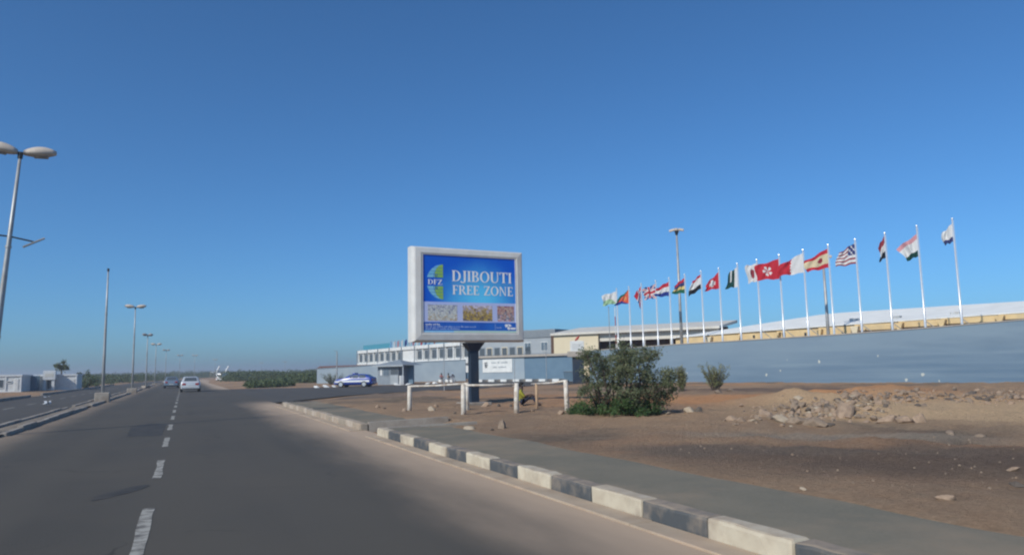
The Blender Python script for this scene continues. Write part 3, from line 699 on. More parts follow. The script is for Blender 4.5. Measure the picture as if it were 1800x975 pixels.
# serif lettering
def arc(cx, cy, rx, ry, ix, iy, a0, a1, n=14):
    out = []
    for k in range(n):
        t0, t1 = radians(a0 + (a1 - a0) * k / n), radians(a0 + (a1 - a0) * (k + 1) / n)
        out.append([(cx + ix * cos(t0), cy + iy * sin(t0)), (cx + rx * cos(t0), cy + ry * sin(t0)), (cx + rx * cos(t1), cy + ry * sin(t1)), (cx + ix * cos(t1), cy + iy * sin(t1))])
    return out
def rq(x0, x1, y0, y1): return [[(x0, y0), (x1, y0), (x1, y1), (x0, y1)]]
ST, SE, TH = .17, .07, .075
def stem(x, w=ST, y0=0, y1=1, bot=True, top=True):
    o = rq(x, x + w, y0, y1)
    if bot: o += rq(x - SE, x + w + SE, y0, y0 + .05)
    if top: o += rq(x - SE, x + w + SE, y1 - .05, y1)
    return o
def glyph(c):
    if c == 'I': return stem(.10), .37
    if c == 'D': return stem(.10) + rq(.2, .34, .94, 1) + rq(.2, .34, 0, .06) + arc(.34, .5, .44, .5, .27, .44, -90, 90), .84
    if c == 'J': return stem(.20, ST, .10, 1, False) + arc(.12, .10, .25, .24, .085, .17, -160, 0), .47
    if c == 'B': return stem(.10) + rq(.2, .36, .94, 1) + rq(.2, .36, .49, .55) + rq(.2, .36, 0, .06) + arc(.36, .76, .25, .24, .10, .18, -90, 90) + arc(.36, .27, .31, .27, .15, .215, -90, 90), .73
    if c == 'O': return arc(.45, .5, .42, .52, .25, .46, 0, 360, 28), .90
    if c == 'U': return stem(.10, ST, .3, 1, False) + stem(.66, .08, .3, 1, False) + arc(.42, .3, .32, .32, .15, .25, 180, 270) + arc(.42, .3, .32, .32, .24, .25, 270, 360), .86
    if c == 'T': return stem(.29, ST, 0, 1, True, False) + rq(.02, .74, .93, 1) + rq(.02, .08, .76, 1) + rq(.68, .74, .76, 1), .76
    if c == 'F': return stem(.10) + rq(.2, .58, .93, 1) + rq(.53, .58, .77, 1) + rq(.2, .48, .47, .54) + rq(.44, .48, .38, .63), .62
    if c == 'E': return stem(.10) + rq(.2, .60, .93, 1) + rq(.55, .60, .77, 1) + rq(.2, .48, .47, .54) + rq(.44, .48, .38, .63) + rq(.2, .62, 0, .07) + rq(.57, .62, 0, .24), .67
    if c == 'R': return stem(.10) + rq(.2, .36, .94, 1) + rq(.2, .36, .46, .52) + arc(.36, .73, .27, .27, .11, .21, -90, 90) + [[(.34, .48), (.48, .48), (.80, 0), (.62, 0)]] + rq(.62, .84, 0, .05), .80
    if c == 'Z': return rq(.05, .66, .93, 1) + rq(.03, .68, 0, .07) + rq(.05, .10, .78, 1) + rq(.63, .68, 0, .24) + [[(.04, .04), (.22, .04), (.66, .96), (.48, .96)]], .72
    if c == 'N': return stem(.12, .075) + stem(.68, .075, 0, 1, False) + [[(.08, 1), (.26, 1), (.755, 0), (.66, 0)]], .90
    return [], .30
def lettering(name, text, u0, u1, v0, v1, m, parent, y):
    adv = [glyph(c)[1] for c in text]; tot = sum(adv); x = 0
    for c, a in zip(text, adv):
        mb = MB(); kz = 0
        for q in glyph(c)[0]:
            kz += 1
            mb.add([pu(u0 + (u1 - u0) * (x + X_) / tot, v1 - (v1 - v0) * Y_, y - .00002 * kz) for X_, Y_ in q], [tuple(range(len(q)))])
        x += a
        mb.build(name, m, parent)
lettering('letter', 'DJIBOUTI', .30, .955, .195, .335, 'ink_w', poster, YP - .007)
lettering('letter', 'FREE', .305, .595, .385, .505, 'ink_w', poster, YP - .007); lettering('letter', 'ZONE', .640, .968, .385, .505, 'ink_w', poster, YP - .007)
poster_quad('rule', 'ink_lb', .30, .965, .357, .362, YP - .007, poster)
lettering('letter', 'DFZ', .055, .205, .322, .385, 'ink_w', poster, YP - .007)
# half-globe emblem: two quarter discs, split into sectors
def emblem(top):
    ur, vc, ru, rv = .212, .35, .170, .225
    s = -1 if top else 1
    def P(a, r): return pu(ur - ru * r * cos(a), vc + s * rv * r * sin(a), YP - .007)
    a0 = radians(14.5)
    parts = {'ink_g': MB(), 'ink_lb': MB()}
    n = 10
    for row, (r0, r1) in enumerate(((0, .52), (.55, 1))):
        pass
    # latitude bands cut by a meridian: left of it blue, right of it green
    lat = [.245, .42, .60, .78, 1.0]
    for j in range(4):
        h0, h1 = lat[j] + (.018 if j else 0), lat[j + 1]
        for part, f0, f1 in (('ink_lb', .60, .985), ('ink_lb', .34 if j != 3 else .3, .57), ('ink_g', 0.0, .52 if j > 0 else .5)):
            if part == 'ink_lb' and f0 < .5 and j in (1, 2, 3): continue
            strip_ = []
            for k in range(5):
                hh = h0 + (h1 - h0) * k / 4; wd = max(0, 1 - hh * hh) ** .5
                fx0, fx1 = f0, f1
                if part == 'ink_g': fx1 = min(.95, f1 + .1 * hh)
                strip_.append((pu(ur - ru * wd * fx1, vc + s * rv * hh, YP - .007), pu(ur - ru * wd * fx0, vc + s * rv * hh, YP - .007)))
            vv = [q for pr in strip_ for q in pr]
            parts[part].add(vv, [(2 * k, 2 * k + 1, 2 * k + 3, 2 * k + 2) for k in range(4)])
    for k_, mb_ in parts.items(): mb_.build('emblem', k_, poster)
emblem(True); emblem(False)
# rows of small print, too fine to read: short word-long bars
def small_print(u0, u1, v0, v1, words, m, y=YP - .009):
    x = u0; mb = MB(); r_ = random.Random(int(v0 * 1000))
    for w in words:
        for c in range(w):
            hh = r_.choice((.62, .62, .62, 1.0)); mb.add([pu(x, v1, y), pu(x + .0060, v1, y), pu(x + .0060, v1 - (v1 - v0) * hh, y), pu(x, v1 - (v1 - v0) * hh, y)], [(0, 1, 2, 3)])
            x += .0082
        x += .008
        if x > u1: break
    mb.build('small_print', m, poster)['kind'] = 'stuff'
small_print(.03, .24, .880, .899, (8, 4, 4), 'ink_w'); small_print(.03, .73, .908, .926, (4, 3, 4, 8, 4, 6, 2, 2, 2, 4, 6, 2, 2, 2), 'ink_s'); small_print(.03, .46, .936, .953, (7, 9, 8, 3, 12), 'ink_s')
poster_quad('rule', 'ink_s', .758, .762, .875, .957, YP - .009, poster); small_print(.775, .85, .918, .934, (7,), 'ink_s')
mb = MB()
for q in (((.865, .885), (.895, .878), (.905, .905), (.875, .925)), ((.900, .876), (.925, .882), (.945, .905), (.915, .912)), ((.890, .922), (.915, .912), (.925, .945), (.905, .958)), ((.925, .925), (.985, .925), (.985, .948), (.930, .950))):
    mb.add([pu(*w, YP - .009) for w in q], [(0, 1, 2, 3)])
mb.build('corner_mark', 'ink_w', poster)

# ------------------------------------------------------------------ broken railing round the billboard
def rail(label, a, b, ha, hb, mats=('postw', 'postw', 'postw'), lean=(0, 0), ext=0):
    a = Vector((a.x, a.y, H(a.x, a.y))); b = Vector((b.x, b.y, H(b.x, b.y)))
    t = thing('railing', label, 'railing', a, 0, 'broken white railings round the billboard'); d = b - a
    for i, (o, h_, l_) in enumerate(((Vector(), ha, lean[0]), (d, hb, lean[1]))):
        MB().tube([o + Vector((0, 0, -.2)), o + Vector((l_ * .4, 0, h_ * .5)), o + Vector((l_, 0, h_))], [.082, .078, .07] if mats[i] == 'postw' else .05, 10).build('post', mats[i], t, True)
    e = d.normalized() * ext
    MB().tube([Vector((lean[0], 0, ha - .03)) - e, d * .5 + Vector((0, 0, (ha + hb) / 2 - .05)), d + Vector((lean[1], 0, hb - .03))], .034, 8).build('rail', mats[2], t, True)
rail('white railing left of the billboard post with a long single rail', GH(720, 721), GH(821, 719), .88, .90)
rail('white railing with two stout posts in front of the billboard post', GH(815, 728), GH(908, 725), .94, .93, lean=(0, .02))
rail('railing by the seated person, one raw timber post and one bent white post', GH(944, 718), GH(997, 721), .90, .98, ('wood', 'postw', 'postw'), (0, -.03), .45)

# ------------------------------------------------------------------ people
def person(name, label, loc, rz, joints, bones, cols, hair='hair', scale=1.0, cap=None):
    me = bpy.data.meshes.new(name); names = list(joints)
    me.from_pydata([tuple(Vector(joints[n][:3]) * scale) for n in names], [(names.index(a), names.index(b)) for a, b, _ in bones], [])
    o = bpy.data.objects.new(name, me); C.objects.link(o)
    md = o.modifiers.new('skin', 'SKIN'); md.use_smooth_shade = True
    for i, n in enumerate(names):
        r = joints[n][3] * scale; me.skin_vertices[0].data[i].radius = (r, r)
        me.skin_vertices[0].data[i].use_root = (n == 'pelvis')
    sb = o.modifiers.new('sub', 'SUBSURF'); sb.levels = sb.render_levels = 1
    dg = bpy.context.evaluated_depsgraph_get(); ev = o.evaluated_get(dg)
    nm = bpy.data.meshes.new_from_object(ev); o.modifiers.clear(); o.data = nm
    order = []
    for a, b, c in bones:
        if c not in order: order.append(c)
    nm.materials.clear()
    for c in order: nm.materials.append(M[cols[c]])
    for pl in nm.polygons:
        best, bi = 1e9, 0
        for a, b, c in bones:
            A, B = Vector(joints[a][:3]) * scale, Vector(joints[b][:3]) * scale
            ab = B - A; t = max(0, min(1, (pl.center - A).dot(ab) / max(1e-6, ab.length_squared))); dd = (pl.center - A - ab * t).length
            if dd < best: best, bi = dd, order.index(c)
        pl.material_index = bi; pl.use_smooth = True
    o.location = loc; o.rotation_euler = (0, 0, rz); tag(o, label, 'person')
    hd = Vector(joints['head'][:3]) * scale
    bm = bmesh.new(); bmesh.ops.create_icosphere(bm, subdivisions=2, radius=1)
    for v in bm.verts:
        v.co = Vector((v.co.x * .108, v.co.y * .098, v.co.z * .115)) * scale
        if v.co.x > .045 * scale and v.co.z < .045 * scale: v.co.x *= .35
        if v.co.z < -.03 * scale: v.co.x -= .02 * scale; v.co *= .8
        v.co += hd + Vector((-.018, 0, .032)) * scale
    hm = bpy.data.meshes.new('hair'); bm.to_mesh(hm); bm.free(); hm.materials.append(M[hair]); hm.polygons.foreach_set('use_smooth', [True] * len(hm.polygons))
    link('hair' if not cap else 'cap', hm, o)
    # face: eyes, nose, mouth, ears as small relief on the head
    mbf = MB(); s = scale
    for sy in (-1, 1): mbf.tube([hd + Vector((.078, sy * .034, .012)) * s, hd + Vector((.094, sy * .032, .012)) * s], .011 * s, 6)
    mbf.build('eyes', 'hair', o)
    mbf = MB(); mbf.tube([hd + Vector((.082, 0, .005)) * s, hd + Vector((.116, 0, -.03)) * s], [.010 * s, .016 * s], 6)
    for sy in (-1, 1): mbf.tube([hd + Vector((-.01, sy * .082, .0)) * s, hd + Vector((-.016, sy * .104, .008)) * s], .022 * s, 6)
    mbf.build('nose_and_ears', 'skin', o)
    return o
def hand(J, Bn, wrist, side, d, up=(0, 0, 1)):
    w = Vector(J[wrist][:3]); d = Vector(d).normalized(); u = Vector(up); s_ = d.cross(u).normalized() * side
    J['palm' + wrist] = (*(w + d * .075), .030); Bn.append((wrist, 'palm' + wrist, 'skin'))
    for i, (off, ln) in enumerate(((-.030, .065), (-.010, .080), (.011, .075), (.030, .058))):
        a = w + d * .10 + s_ * off; b = a + d * ln * .5 - u * .008; c = b + d * ln * .4 - u * .022
        na, nb, nc = f'f{i}a{wrist}', f'f{i}b{wrist}', f'f{i}c{wrist}'
        J[na] = (*a, .010); J[nb] = (*b, .009); J[nc] = (*c, .008)
        Bn += [('palm' + wrist, na, 'skin'), (na, nb, 'skin'), (nb, nc, 'skin')]
    a = w + d * .035 - s_ * .035; b = a + d * .035 - s_ * .022
    J['ta' + wrist] = (*a, .012); J['tb' + wrist] = (*b, .010); Bn += [(wrist, 'ta' + wrist, 'skin'), ('ta' + wrist, 'tb' + wrist, 'skin')]
def seated(kn=.40):
    J = dict(pelvis=(0, 0, .13, .135), waist=(-.03, 0, .30, .125), chest=(-.03, 0, .47, .14), neck=(.01, 0, .60, .055), head=(.045, 0, .735, .092),
             shL=(-.01, .17, .52, .062), shR=(-.01, -.17, .52, .062), elL=(.13, .23, .32, .044), elR=(.14, -.22, .34, .044), wrL=(.34, .16, .40, .030), wrR=(.36, -.13, .41, .030),
             hipL=(.04, .10, .12, .095), hipR=(.04, -.10, .12, .095), knL=(.40, .14, kn, .066), knR=(.41, -.13, kn + .02, .066), anL=(.56, .13, .07, .042), anR=(.58, -.13, .07, .042), toL=(.74, .14, .035, .036), toR=(.76, -.14, .035, .036))
    Bn = [('pelvis', 'waist', 'top'), ('waist', 'chest', 'top'), ('chest', 'neck', 'top'), ('neck', 'head', 'skin'), ('chest', 'shL', 'top'), ('chest', 'shR', 'top'), ('shL', 'elL', 'top'), ('shR', 'elR', 'top'),
          ('elL', 'wrL', 'skin'), ('elR', 'wrR', 'skin'), ('pelvis', 'hipL', 'leg'), ('pelvis', 'hipR', 'leg'), ('hipL', 'knL', 'leg'), ('hipR', 'knR', 'leg'), ('knL', 'anL', 'leg'), ('knR', 'anR', 'leg'), ('anL', 'toL', 'skin'), ('anR', 'toR', 'skin')]
    hand(J, Bn, 'wrL', 1, (.8, -.2, -.15)); hand(J, Bn, 'wrR', -1, (.8, .1, -.1))
    return J, Bn
J, Bn = seated()
pp = GH(916, 713); person('person', 'person in an olive yellow shirt sitting on the dirt behind the railing', pp, radians(-28), J, Bn, dict(top='shirt_y', skin='skin', leg='trouser'), scale=1.02)
for (px, py, rz_, ct, cl, lab, hr, cp) in ((776, 671, -100, 'cloth_r', 'cloth_g', 'person in a faded red top sitting by the gate wall, left of the billboard post', 'hair', None),
                                   (788, 671, -60, 'cloth_t', 'cloth_g', 'person in a tan top sitting between two others by the gate wall', 'hair', None),
                                   (796, 671, -120, 'trouser', 'cloth_w', 'person in dark top and light blue cap sitting by the gate wall', 'capb', True)):
    J, Bn = seated(.45); q = G(px, py); person('person', lab, (q.x, q.y, .28), radians(rz_), J, Bn, dict(top=ct, skin='skin', leg=cl), hr, 1.05, cp)
    st = MB().bbox(-.3, .3, -.3, .3, -.05, .33, .06).build('painted_block', 'white', None); st.location = (q.x, q.y, 0); st.rotation_euler.z = .3
    tag(st, 'whitewashed block under the seated ' + lab.split(' sitting')[0], 'block')

# ------------------------------------------------------------------ main blue wall
WA, WB = Vector((36.8, 64.2)), Vector((48.8, 30.3)); WD = (WB - WA).normalized(); WN = Vector((-WD.y, WD.x))
if WN.x < 0: WN = -WN
wall = thing('perimeter_wall', 'long blue-grey perimeter wall below the row of flags', 'wall', (*WA, 0), atan2(WD.y, WD.x))
segs = [(-.2, 3.17), (4.4, 3.25), (10.1, 3.40), (16.3, 3.47), (24.8, 3.60), (31, 3.77), (36.3, 3.98), (48, 4.25)]
for (s0, z0), (s1, z1) in zip(segs, segs[1:]):
    MB().slab((s0, 0), (s1, 0), -.3, z0, z1, .3).build('wall_section', 'bluewall', wall)
    MB().slab((s0, -.05), (s1, -.05), z0 + .003, z0 + .07, z1 + .07, .4, 0, z1 + .003).build('coping', 'coping', wall)
for px, py, r_ in ((1347, 659, .22), (1372, 651, .13), (1440, 635, .22), (1384, 632, .08), (1543, 625, .12), (1622, 657, .22), (1593, 667, .2), (1651, 669, .13), (1208, 655, .1)):
    q = on_line(px, py, WA, WD); s_ = (Vector(q[:2]) - WA).dot(WD); v = []; n = 9
    for k in range(n):
        a = 2 * pi * k / n; rr = r_ * .62 * random.uniform(.45, 1); v.append((s_ + rr * cos(a), -.006, q.z + rr * 1.2 * sin(a)))
    mbp = MB(); mbp.add(v + [(x, .01, z) for x, y, z in v], [tuple(range(n))] + [(i, n + i, n + (i + 1) % n, (i + 1) % n) for i in range(n)]); mbp.build('plaster_dab', 'plaster', wall)

# ------------------------------------------------------------------ flags
FC = dict(w=(.72, .72, .70), r=(.52, .030, .045), b=(.025, .045, .24), k=(.018, .018, .022), g=(.020, .13, .07), y=(.72, .56, .20), dg=(.012, .06, .05), lb=(.25, .50, .70), m=(.30, .045, .06), p=(.62, .30, .32), o=(.70, .12, .06), lg=(.34, .52, .30), n=(.05, .06, .17), c=(.66, .56, .36))
for k_, c_ in FC.items():
    m_, nt_, b_ = nodes_of('flag_cloth_' + k_); b_.inputs['Base Color'].default_value = (*c_, 1); b_.inputs['Roughness'].default_value = .85; b_.inputs['Specular IOR Level'].default_value = .1
    tr = nt_.nodes.new('ShaderNodeBsdfTranslucent'); tr.inputs[0].default_value = (*c_, 1); mx = nt_.nodes.new('ShaderNodeMixShader'); mx.inputs[0].default_value = .3
    nt_.links.new(b_.outputs[0], mx.inputs[1]); nt_.links.new(tr.outputs[0], mx.inputs[2]); nt_.links.new(mx.outputs[0], nt_.nodes['Material Output'].inputs['Surface'])
    M['flag_' + k_] = m_
def bands(s): 
    n = len(s); return lambda u, v: s[min(n - 1, int(v * n))]
def d_union(u, v):
    x, y = u - .5, (v - .5)
    if abs(x) < .065 or abs(y) < .11: return 'r'
    if abs(x) < .11 or abs(y) < .17: return 'w'
    d1 = abs(x - y) / 1.414; d2 = abs(x + y) / 1.414
    if min(d1, d2) < .03: return 'r'
    if min(d1, d2) < .085: return 'w'
    return 'b'
def d_hk(u, v):
    x, y = (u - .5) * 1.5, v - .5; r = hypot(x, y); a = (atan2(x, -y) + .25) % (2 * pi / 5) - pi / 5
    if .03 < r < .30 and abs(a) < .44 * (1 - ((r - .19) / .14) ** 2 if r > .19 else .42 + r * 2.4): return 'w'
    return 'r'
def d_us(u, v):
    if u < .4 and v < .54: return 'n' if (int(u * 22) + int(v * 16)) % 5 else 'w'
    return 'm' if int(v * 9) % 2 == 0 else 'w'
def d_eri(u, v):
    if abs(v - .5) < .5 * (1 - u): return 'y' if hypot((u - .3) * 1.4, v - .5) < .15 and hypot((u - .3) * 1.4, v - .5) > .09 else 'o'
    return 'g' if v < .5 else 'b'
def d_dji(u, v):
    if u < .35 and abs(v - .5) < .5 * (1 - u / .35): return 'w'
    return 'w' if v < .55 else 'lg'
def d_cross(u, v): return 'w' if (abs(u - .5) < .10 and abs(v - .5) < .30) or (abs(v - .5) < .13 and abs(u - .5) < .22) else 'r'
def d_jp(u, v): return 'm' if hypot((u - .42) * 1.4, v - .52) < .28 else 'w'
def d_malta(u, v): return 'w' if u < .48 + .03 * (int(v * 10) % 2) else 'r'
def d_spain(u, v): return 'r' if v < .25 or v > .75 else ('m' if hypot((u - .33) * 1.3, v - .5) < .13 else 'c')
def d_nor(u, v): return 'b' if abs(u - .38) < .06 or abs(v - .5) < .08 else ('w' if abs(u - .38) < .13 or abs(v - .5) < .17 else 'r')
flags = [  # pole bottom, pole top, hoist top / hoist bottom / fly top / fly bottom (image), design, label
 ((1087, 600), (1084.5, 508), (1085, 512), (1085, 533), (1059, 519), (1060, 537), d_dji, 'pale white and green flag, leftmost of the row'),
 ((1109, 600), (1105.5, 504.5), (1105, 509), (1106, 533), (1086, 526), (1080, 536), d_eri, 'flag with orange-red triangle over a blue lower edge'),
 ((1131, 600), (1128, 499), (1128, 503), (1129, 522), (1115, 519), (1127, 544), d_nor, 'drooping red, white and blue cross flag beside the union flag'),
 ((1157, 600), (1150.5, 494), (1151, 499), (1153, 524), (1130, 508), (1133, 526), d_union, 'blue flag with red and white crosses'),
 ((1181, 600), (1175, 489), (1175, 495), (1177, 520), (1152, 507), (1154, 521), bands('rrwwbb'), 'red, white and blue striped flag left of the tall floodlight mast'),
 ((1209, 598), (1202.7, 483), (1203, 488), (1204, 515), (1186, 502), (1183, 516), bands(['r', 'n', 'y', 'g']), 'four-striped red, blue, yellow and green flag right against the floodlight mast'),
 ((1238, 596), (1231, 477), (1231, 482), (1233, 507), (1217, 494), (1211, 521), bands(['r', 'w', 'w', 'w', 'k', 'k']), 'red, white and black striped flag with a hanging tail'),
 ((1270, 594), (1262, 472), (1262, 478), (1264, 507), (1243, 500), (1240, 511), d_cross, 'red flag with a small white cross'),
 ((1303, 592), (1294, 464), (1294, 470), (1297, 504), (1283, 479), (1276, 507), lambda u, v: 'w' if u < .28 or (.55 < u < .75 and v < .7) else 'dg', 'dark green and white flag'),
 ((1338, 588), (1330, 457), (1330, 463), (1332, 494), (1312, 467), (1316, 497), d_jp, 'white flag with a dark red disc, left of the red flower flag'),
 ((1378, 586), (1368, 448.6), (1368, 455), (1370, 490), (1331, 467), (1334, 492), d_hk, 'bright red flag with a white five-petal flower'),
 ((1421, 582), (1409, 440), (1409, 445), (1412, 479), (1374, 465), (1371, 485), d_malta, 'flag half white, half red'),
 ((1466, 580), (1454, 431), (1455, 437), (1458, 470), (1418, 459), (1423, 477), d_spain, 'red and yellow striped flag in front of the second floodlight mast'),
 ((1515, 578), (1505, 421), (1505, 427), (1508, 463), (1478, 444), (1475, 468), d_us, 'red and white striped flag with a dark blue corner'),
 ((1568.7, 575), (1558.5, 410), (1559, 414), (1562, 452), (1547, 434), (1549, 460), bands('mmwwkk'), 'limp red, white and black flag hanging down its pole'),
 ((1626.5, 571), (1613.5, 397.5), (1614, 411), (1617, 450), (1585, 436), (1600, 458), bands(['p', 'w', 'w', 'dg']), 'pale pink, white and dark green flag, second from the right end'),
 ((1691, 568), (1675, 385), (1675, 393), (1680, 424), (1660, 409), (1664, 430), bands(['w', 'w', 'w', 'n']), 'limp white flag with a dark lower edge, rightmost of the row')]
for i, (pb, pt, ht, hb, ft, fb, des, lab) in enumerate(flags):
    q = on_line(*pb, WA + WN * 1.0, WD); X_, Y_ = q.x, q.y; zt = zat(*pt, X_, Y_)
    ordn = ['leftmost', 'second', 'third', 'fourth', 'fifth', 'sixth', 'seventh', 'eighth', 'ninth', 'tenth', 'eleventh', 'twelfth', 'thirteenth', 'fourteenth', 'fifteenth', 'sixteenth', 'rightmost'][i]
    fp = thing('flagpole', 'flagpole of the ' + {4: 'red, white and blue striped flag', 5: 'four-striped flag', 6: 'red, white and black striped flag', 2: 'drooping cross flag', 12: 'red and yellow striped flag', 13: 'striped flag with dark blue corner', 14: 'limp red, white and black flag', 15: 'pale pink, white and dark green flag', 11: 'half white, half red flag', 8: 'dark green and white flag', 16: 'limp white rightmost flag', 0: 'pale white and green leftmost flag'}.get(i, lab.split(', ')[0]), 'flagpole', (X_, Y_, 0), 0, 'flagpoles behind the blue-grey wall')
    MB().tube([(0, 0, 0), (0, 0, zt * .45), (0, 0, zt * .452), (0, 0, zt)], [.085, .075, .062, .045], 10).build('shaft', 'flagpole', fp, True)
    bm = bmesh.new(); bmesh.ops.create_uvsphere(bm, u_segments=10, v_segments=6, radius=.07)
    me = bpy.data.meshes.new('finial'); bm.to_mesh(me); bm.free(); me.materials.append(M['flagpole']); link('finial', me, fp, (0, 0, zt + .03))
    MB().tube([(.06, -.06, .2), (.06, -.06, zt - .1)], .008, 4).build('halyard', 'cloth_w', fp)
    if i >= 9: MB().tube([(0, 0, 4.35), (.55, -.75, 3.5)], .03, 5).build('stay', 'galv', fp)
    # cloth: bilinear patch between the four measured corners, with ripples that grow towards the fly
    dist = hypot(X_, Y_); left = Vector((-Y_, X_, 0)).normalized(); toward = Vector((-X_, -Y_, 0)).normalized()
    def loc(px, py):
        z = zat(px, py, X_, Y_); base = proj_x(X_, Y_, z)
        return (base - px) * dist / FPX * 1.0, z
    def proj_x(X, Y, z):
        qv = Vector((X, Y, z - HC)); return IW / 2 + FPX * qv.dot(_r) / qv.dot(_f)
    c00, c01, c10, c11 = (loc(*k_) for k_ in (ht, hb, ft, fb))
    c00 = (.05, c00[1]); c01 = (.06, c01[1])
    nu, nv = 30, 22; v = []; f = []; mi = []; mats = []
    ph = random.uniform(0, 6); amp = random.uniform(.09, .16); kk = random.uniform(1.2, 1.9)
    slack = .55 + random.uniform(-.1, .25)
    for a in range(nu + 1):
        for b_ in range(nv + 1):
            u, w = a / nu, b_ / nv
            x = (c00[0] * (1 - u) + c10[0] * u) * (1 - w) + (c01[0] * (1 - u) + c11[0] * u) * w
            z = (c00[1] * (1 - u) + c10[1] * u) * (1 - w) + (c01[1] * (1 - u) + c11[1] * u) * w
            env = min(1, u * 2.2)
            rip = amp * env * sin(2 * pi * kk * u + 1.6 * w + ph) + .05 * env * sin(2 * pi * (2.3 * u - 1.1 * w) + ph * 2)
            x += .07 * env * sin(5.0 * w + ph) * u; z += .05 * env * sin(2 * pi * 1.4 * u + ph + 2 * w)
            v.append(left * x + toward * (rip - slack * .35 * u) + Vector((0, 0, z)))
    for a in range(nu):
        for b_ in range(nv):
            A_ = a * (nv + 1) + b_; f.append((A_, A_ + 1, A_ + nv + 2, A_ + nv + 1))
            c_ = des((a + .5) / nu, (b_ + .5) / nv)
            if c_ not in mats: mats.append(c_)
            mi.append(mats.index(c_))
    mbf = MB(); mbf.v = [tuple(k_) for k_ in v]; mbf.f = f; mbf.m = mi
    fl = mbf.build('flag', ['flag_' + k_ for k_ in mats], None, True, (X_, Y_, 0)); tag(fl, lab, 'flag', 'flags flying over the blue-grey wall')

# ------------------------------------------------------------------ floodlight masts
def mast(X, Y, h, label, col='galv'):
    t = thing('floodlight_mast', label, 'floodlight', (X, Y, 0), radians(30), 'floodlight masts')
    MB().tube([(0, 0, 0), (0, 0, h * .5), (0, 0, h - .3)], [.17, .13, .09], 12).build('pole', col, t, True)
    MB().tube([(0, 0, h - .5), (0, 0, h - .15), (0, 0, h + .05)], [.09, .20, .14], 10).build('hub', 'dark', t, True)
    for k in range(4):
        a = k * pi / 2 + .3; d = Vector((cos(a), sin(a), 0))
        MB().tube([(0, 0, h - .1), d * .35 + Vector((0, 0, h + .02))], .03, 6).build('arm', 'dark', t)
        mb = MB(); mb.bbox(-.10, .40, -.17, .17, -.10, .10, .04)
        hd = mb.build('flood_lamp', 'lamp_shell', t); hd.location = d * .3 + Vector((0, 0, h + .06)); hd.rotation_euler = (0, .25, a)
    return t
q = on_line(1198, 590, WA + WN * 4, WD); mast(q.x, q.y, zat(1186, 405, q.x, q.y), 'tall floodlight mast rising among the flags on the left')
q = on_line(1456, 585, WA + WN * 5, WD); mast(q.x, q.y, zat(1452, 451, q.x, q.y), 'shorter floodlight mast half hidden by the red and yellow flag')

# thin poles standing among the left flags
q = on_line(1072, 600, WA + WN * 3, WD); h_ = zat(1069, 540, q.x, q.y)
t = thing('thin_mast', 'thin grey pole below the leftmost flag', 'pole', (q.x, q.y, 0)); MB().tube([(0, 0, 0), (0, 0, h_)], [.05, .035], 8).build('shaft', 'galv', t); MB().tube([(0, 0, h_), (0, 0, h_ + .05)], .06, 8).build('cap', 'dark', t)
q = on_line(1083, 600, WA + WN * 6, WD); h_ = zat(1082, 540, q.x, q.y)
t = thing('striped_mast', 'thin red and white banded mast beside the leftmost flagpole', 'mast', (q.x, q.y, 0))
for k in range(8): MB().tube([(0, 0, h_ * k / 8), (0, 0, h_ * (k + 1) / 8)], .05, 8).build('band', 'white' if k % 2 else 'red', t)

# ------------------------------------------------------------------ yellow warehouse behind the wall
wh = thing('yellow_warehouse', 'long yellow warehouse with white roof behind the flags', 'warehouse', (*(WA + WN * 10), 0), atan2(WD.y, WD.x))
def zroof(s): return 4.45 + .52 * smooth(2, 34, s)
S0, S1 = 3.2, 60
MB().slab((S0, 0), (S1, 0), -.2, 4.5, 5.1, .25).build('wall', 'yellow', wh)
MB().slab((S1, .26), (S1, 22), -.2, 5.0, 5.0, .25).build('end_wall', 'yellow', wh)
# roof: eave strip, hip on the left, ridge beyond
ev = [(S0 - .3, -.35, 4.46), (12, -.35, 4.66), (20.6, -.35, 4.80), (34.2, -.35, 4.98), (S1 + .4, -.35, 5.15)]
rg = [(S0 + .8, 10, 5.42), (14.2, 10, 6.47), (16.6, 10, 6.54), (32.2, 10, 6.46), (S1 + .4, 10, 6.5)]
bk = [(x, 22, z - .2) for x, y, z in ev]
mb = MB(); n = 5
mb.add(ev + rg + bk, [(i, i + 1, n + i + 1, n + i) for i in range(4)] + [(n + i, n + i + 1, 2 * n + i + 1, 2 * n + i) for i in range(4)] + [(0, n, 2 * n)])
mb.build('roof', 'whiteroof', wh)
for i in range(4): MB().slab(ev[i][:2], ev[i + 1][:2], ev[i][2] - .05, ev[i][2] + .01, ev[i + 1][2] + .01, .08, 0, ev[i + 1][2] - .05).build('eave_board', 'whiteroof', wh)
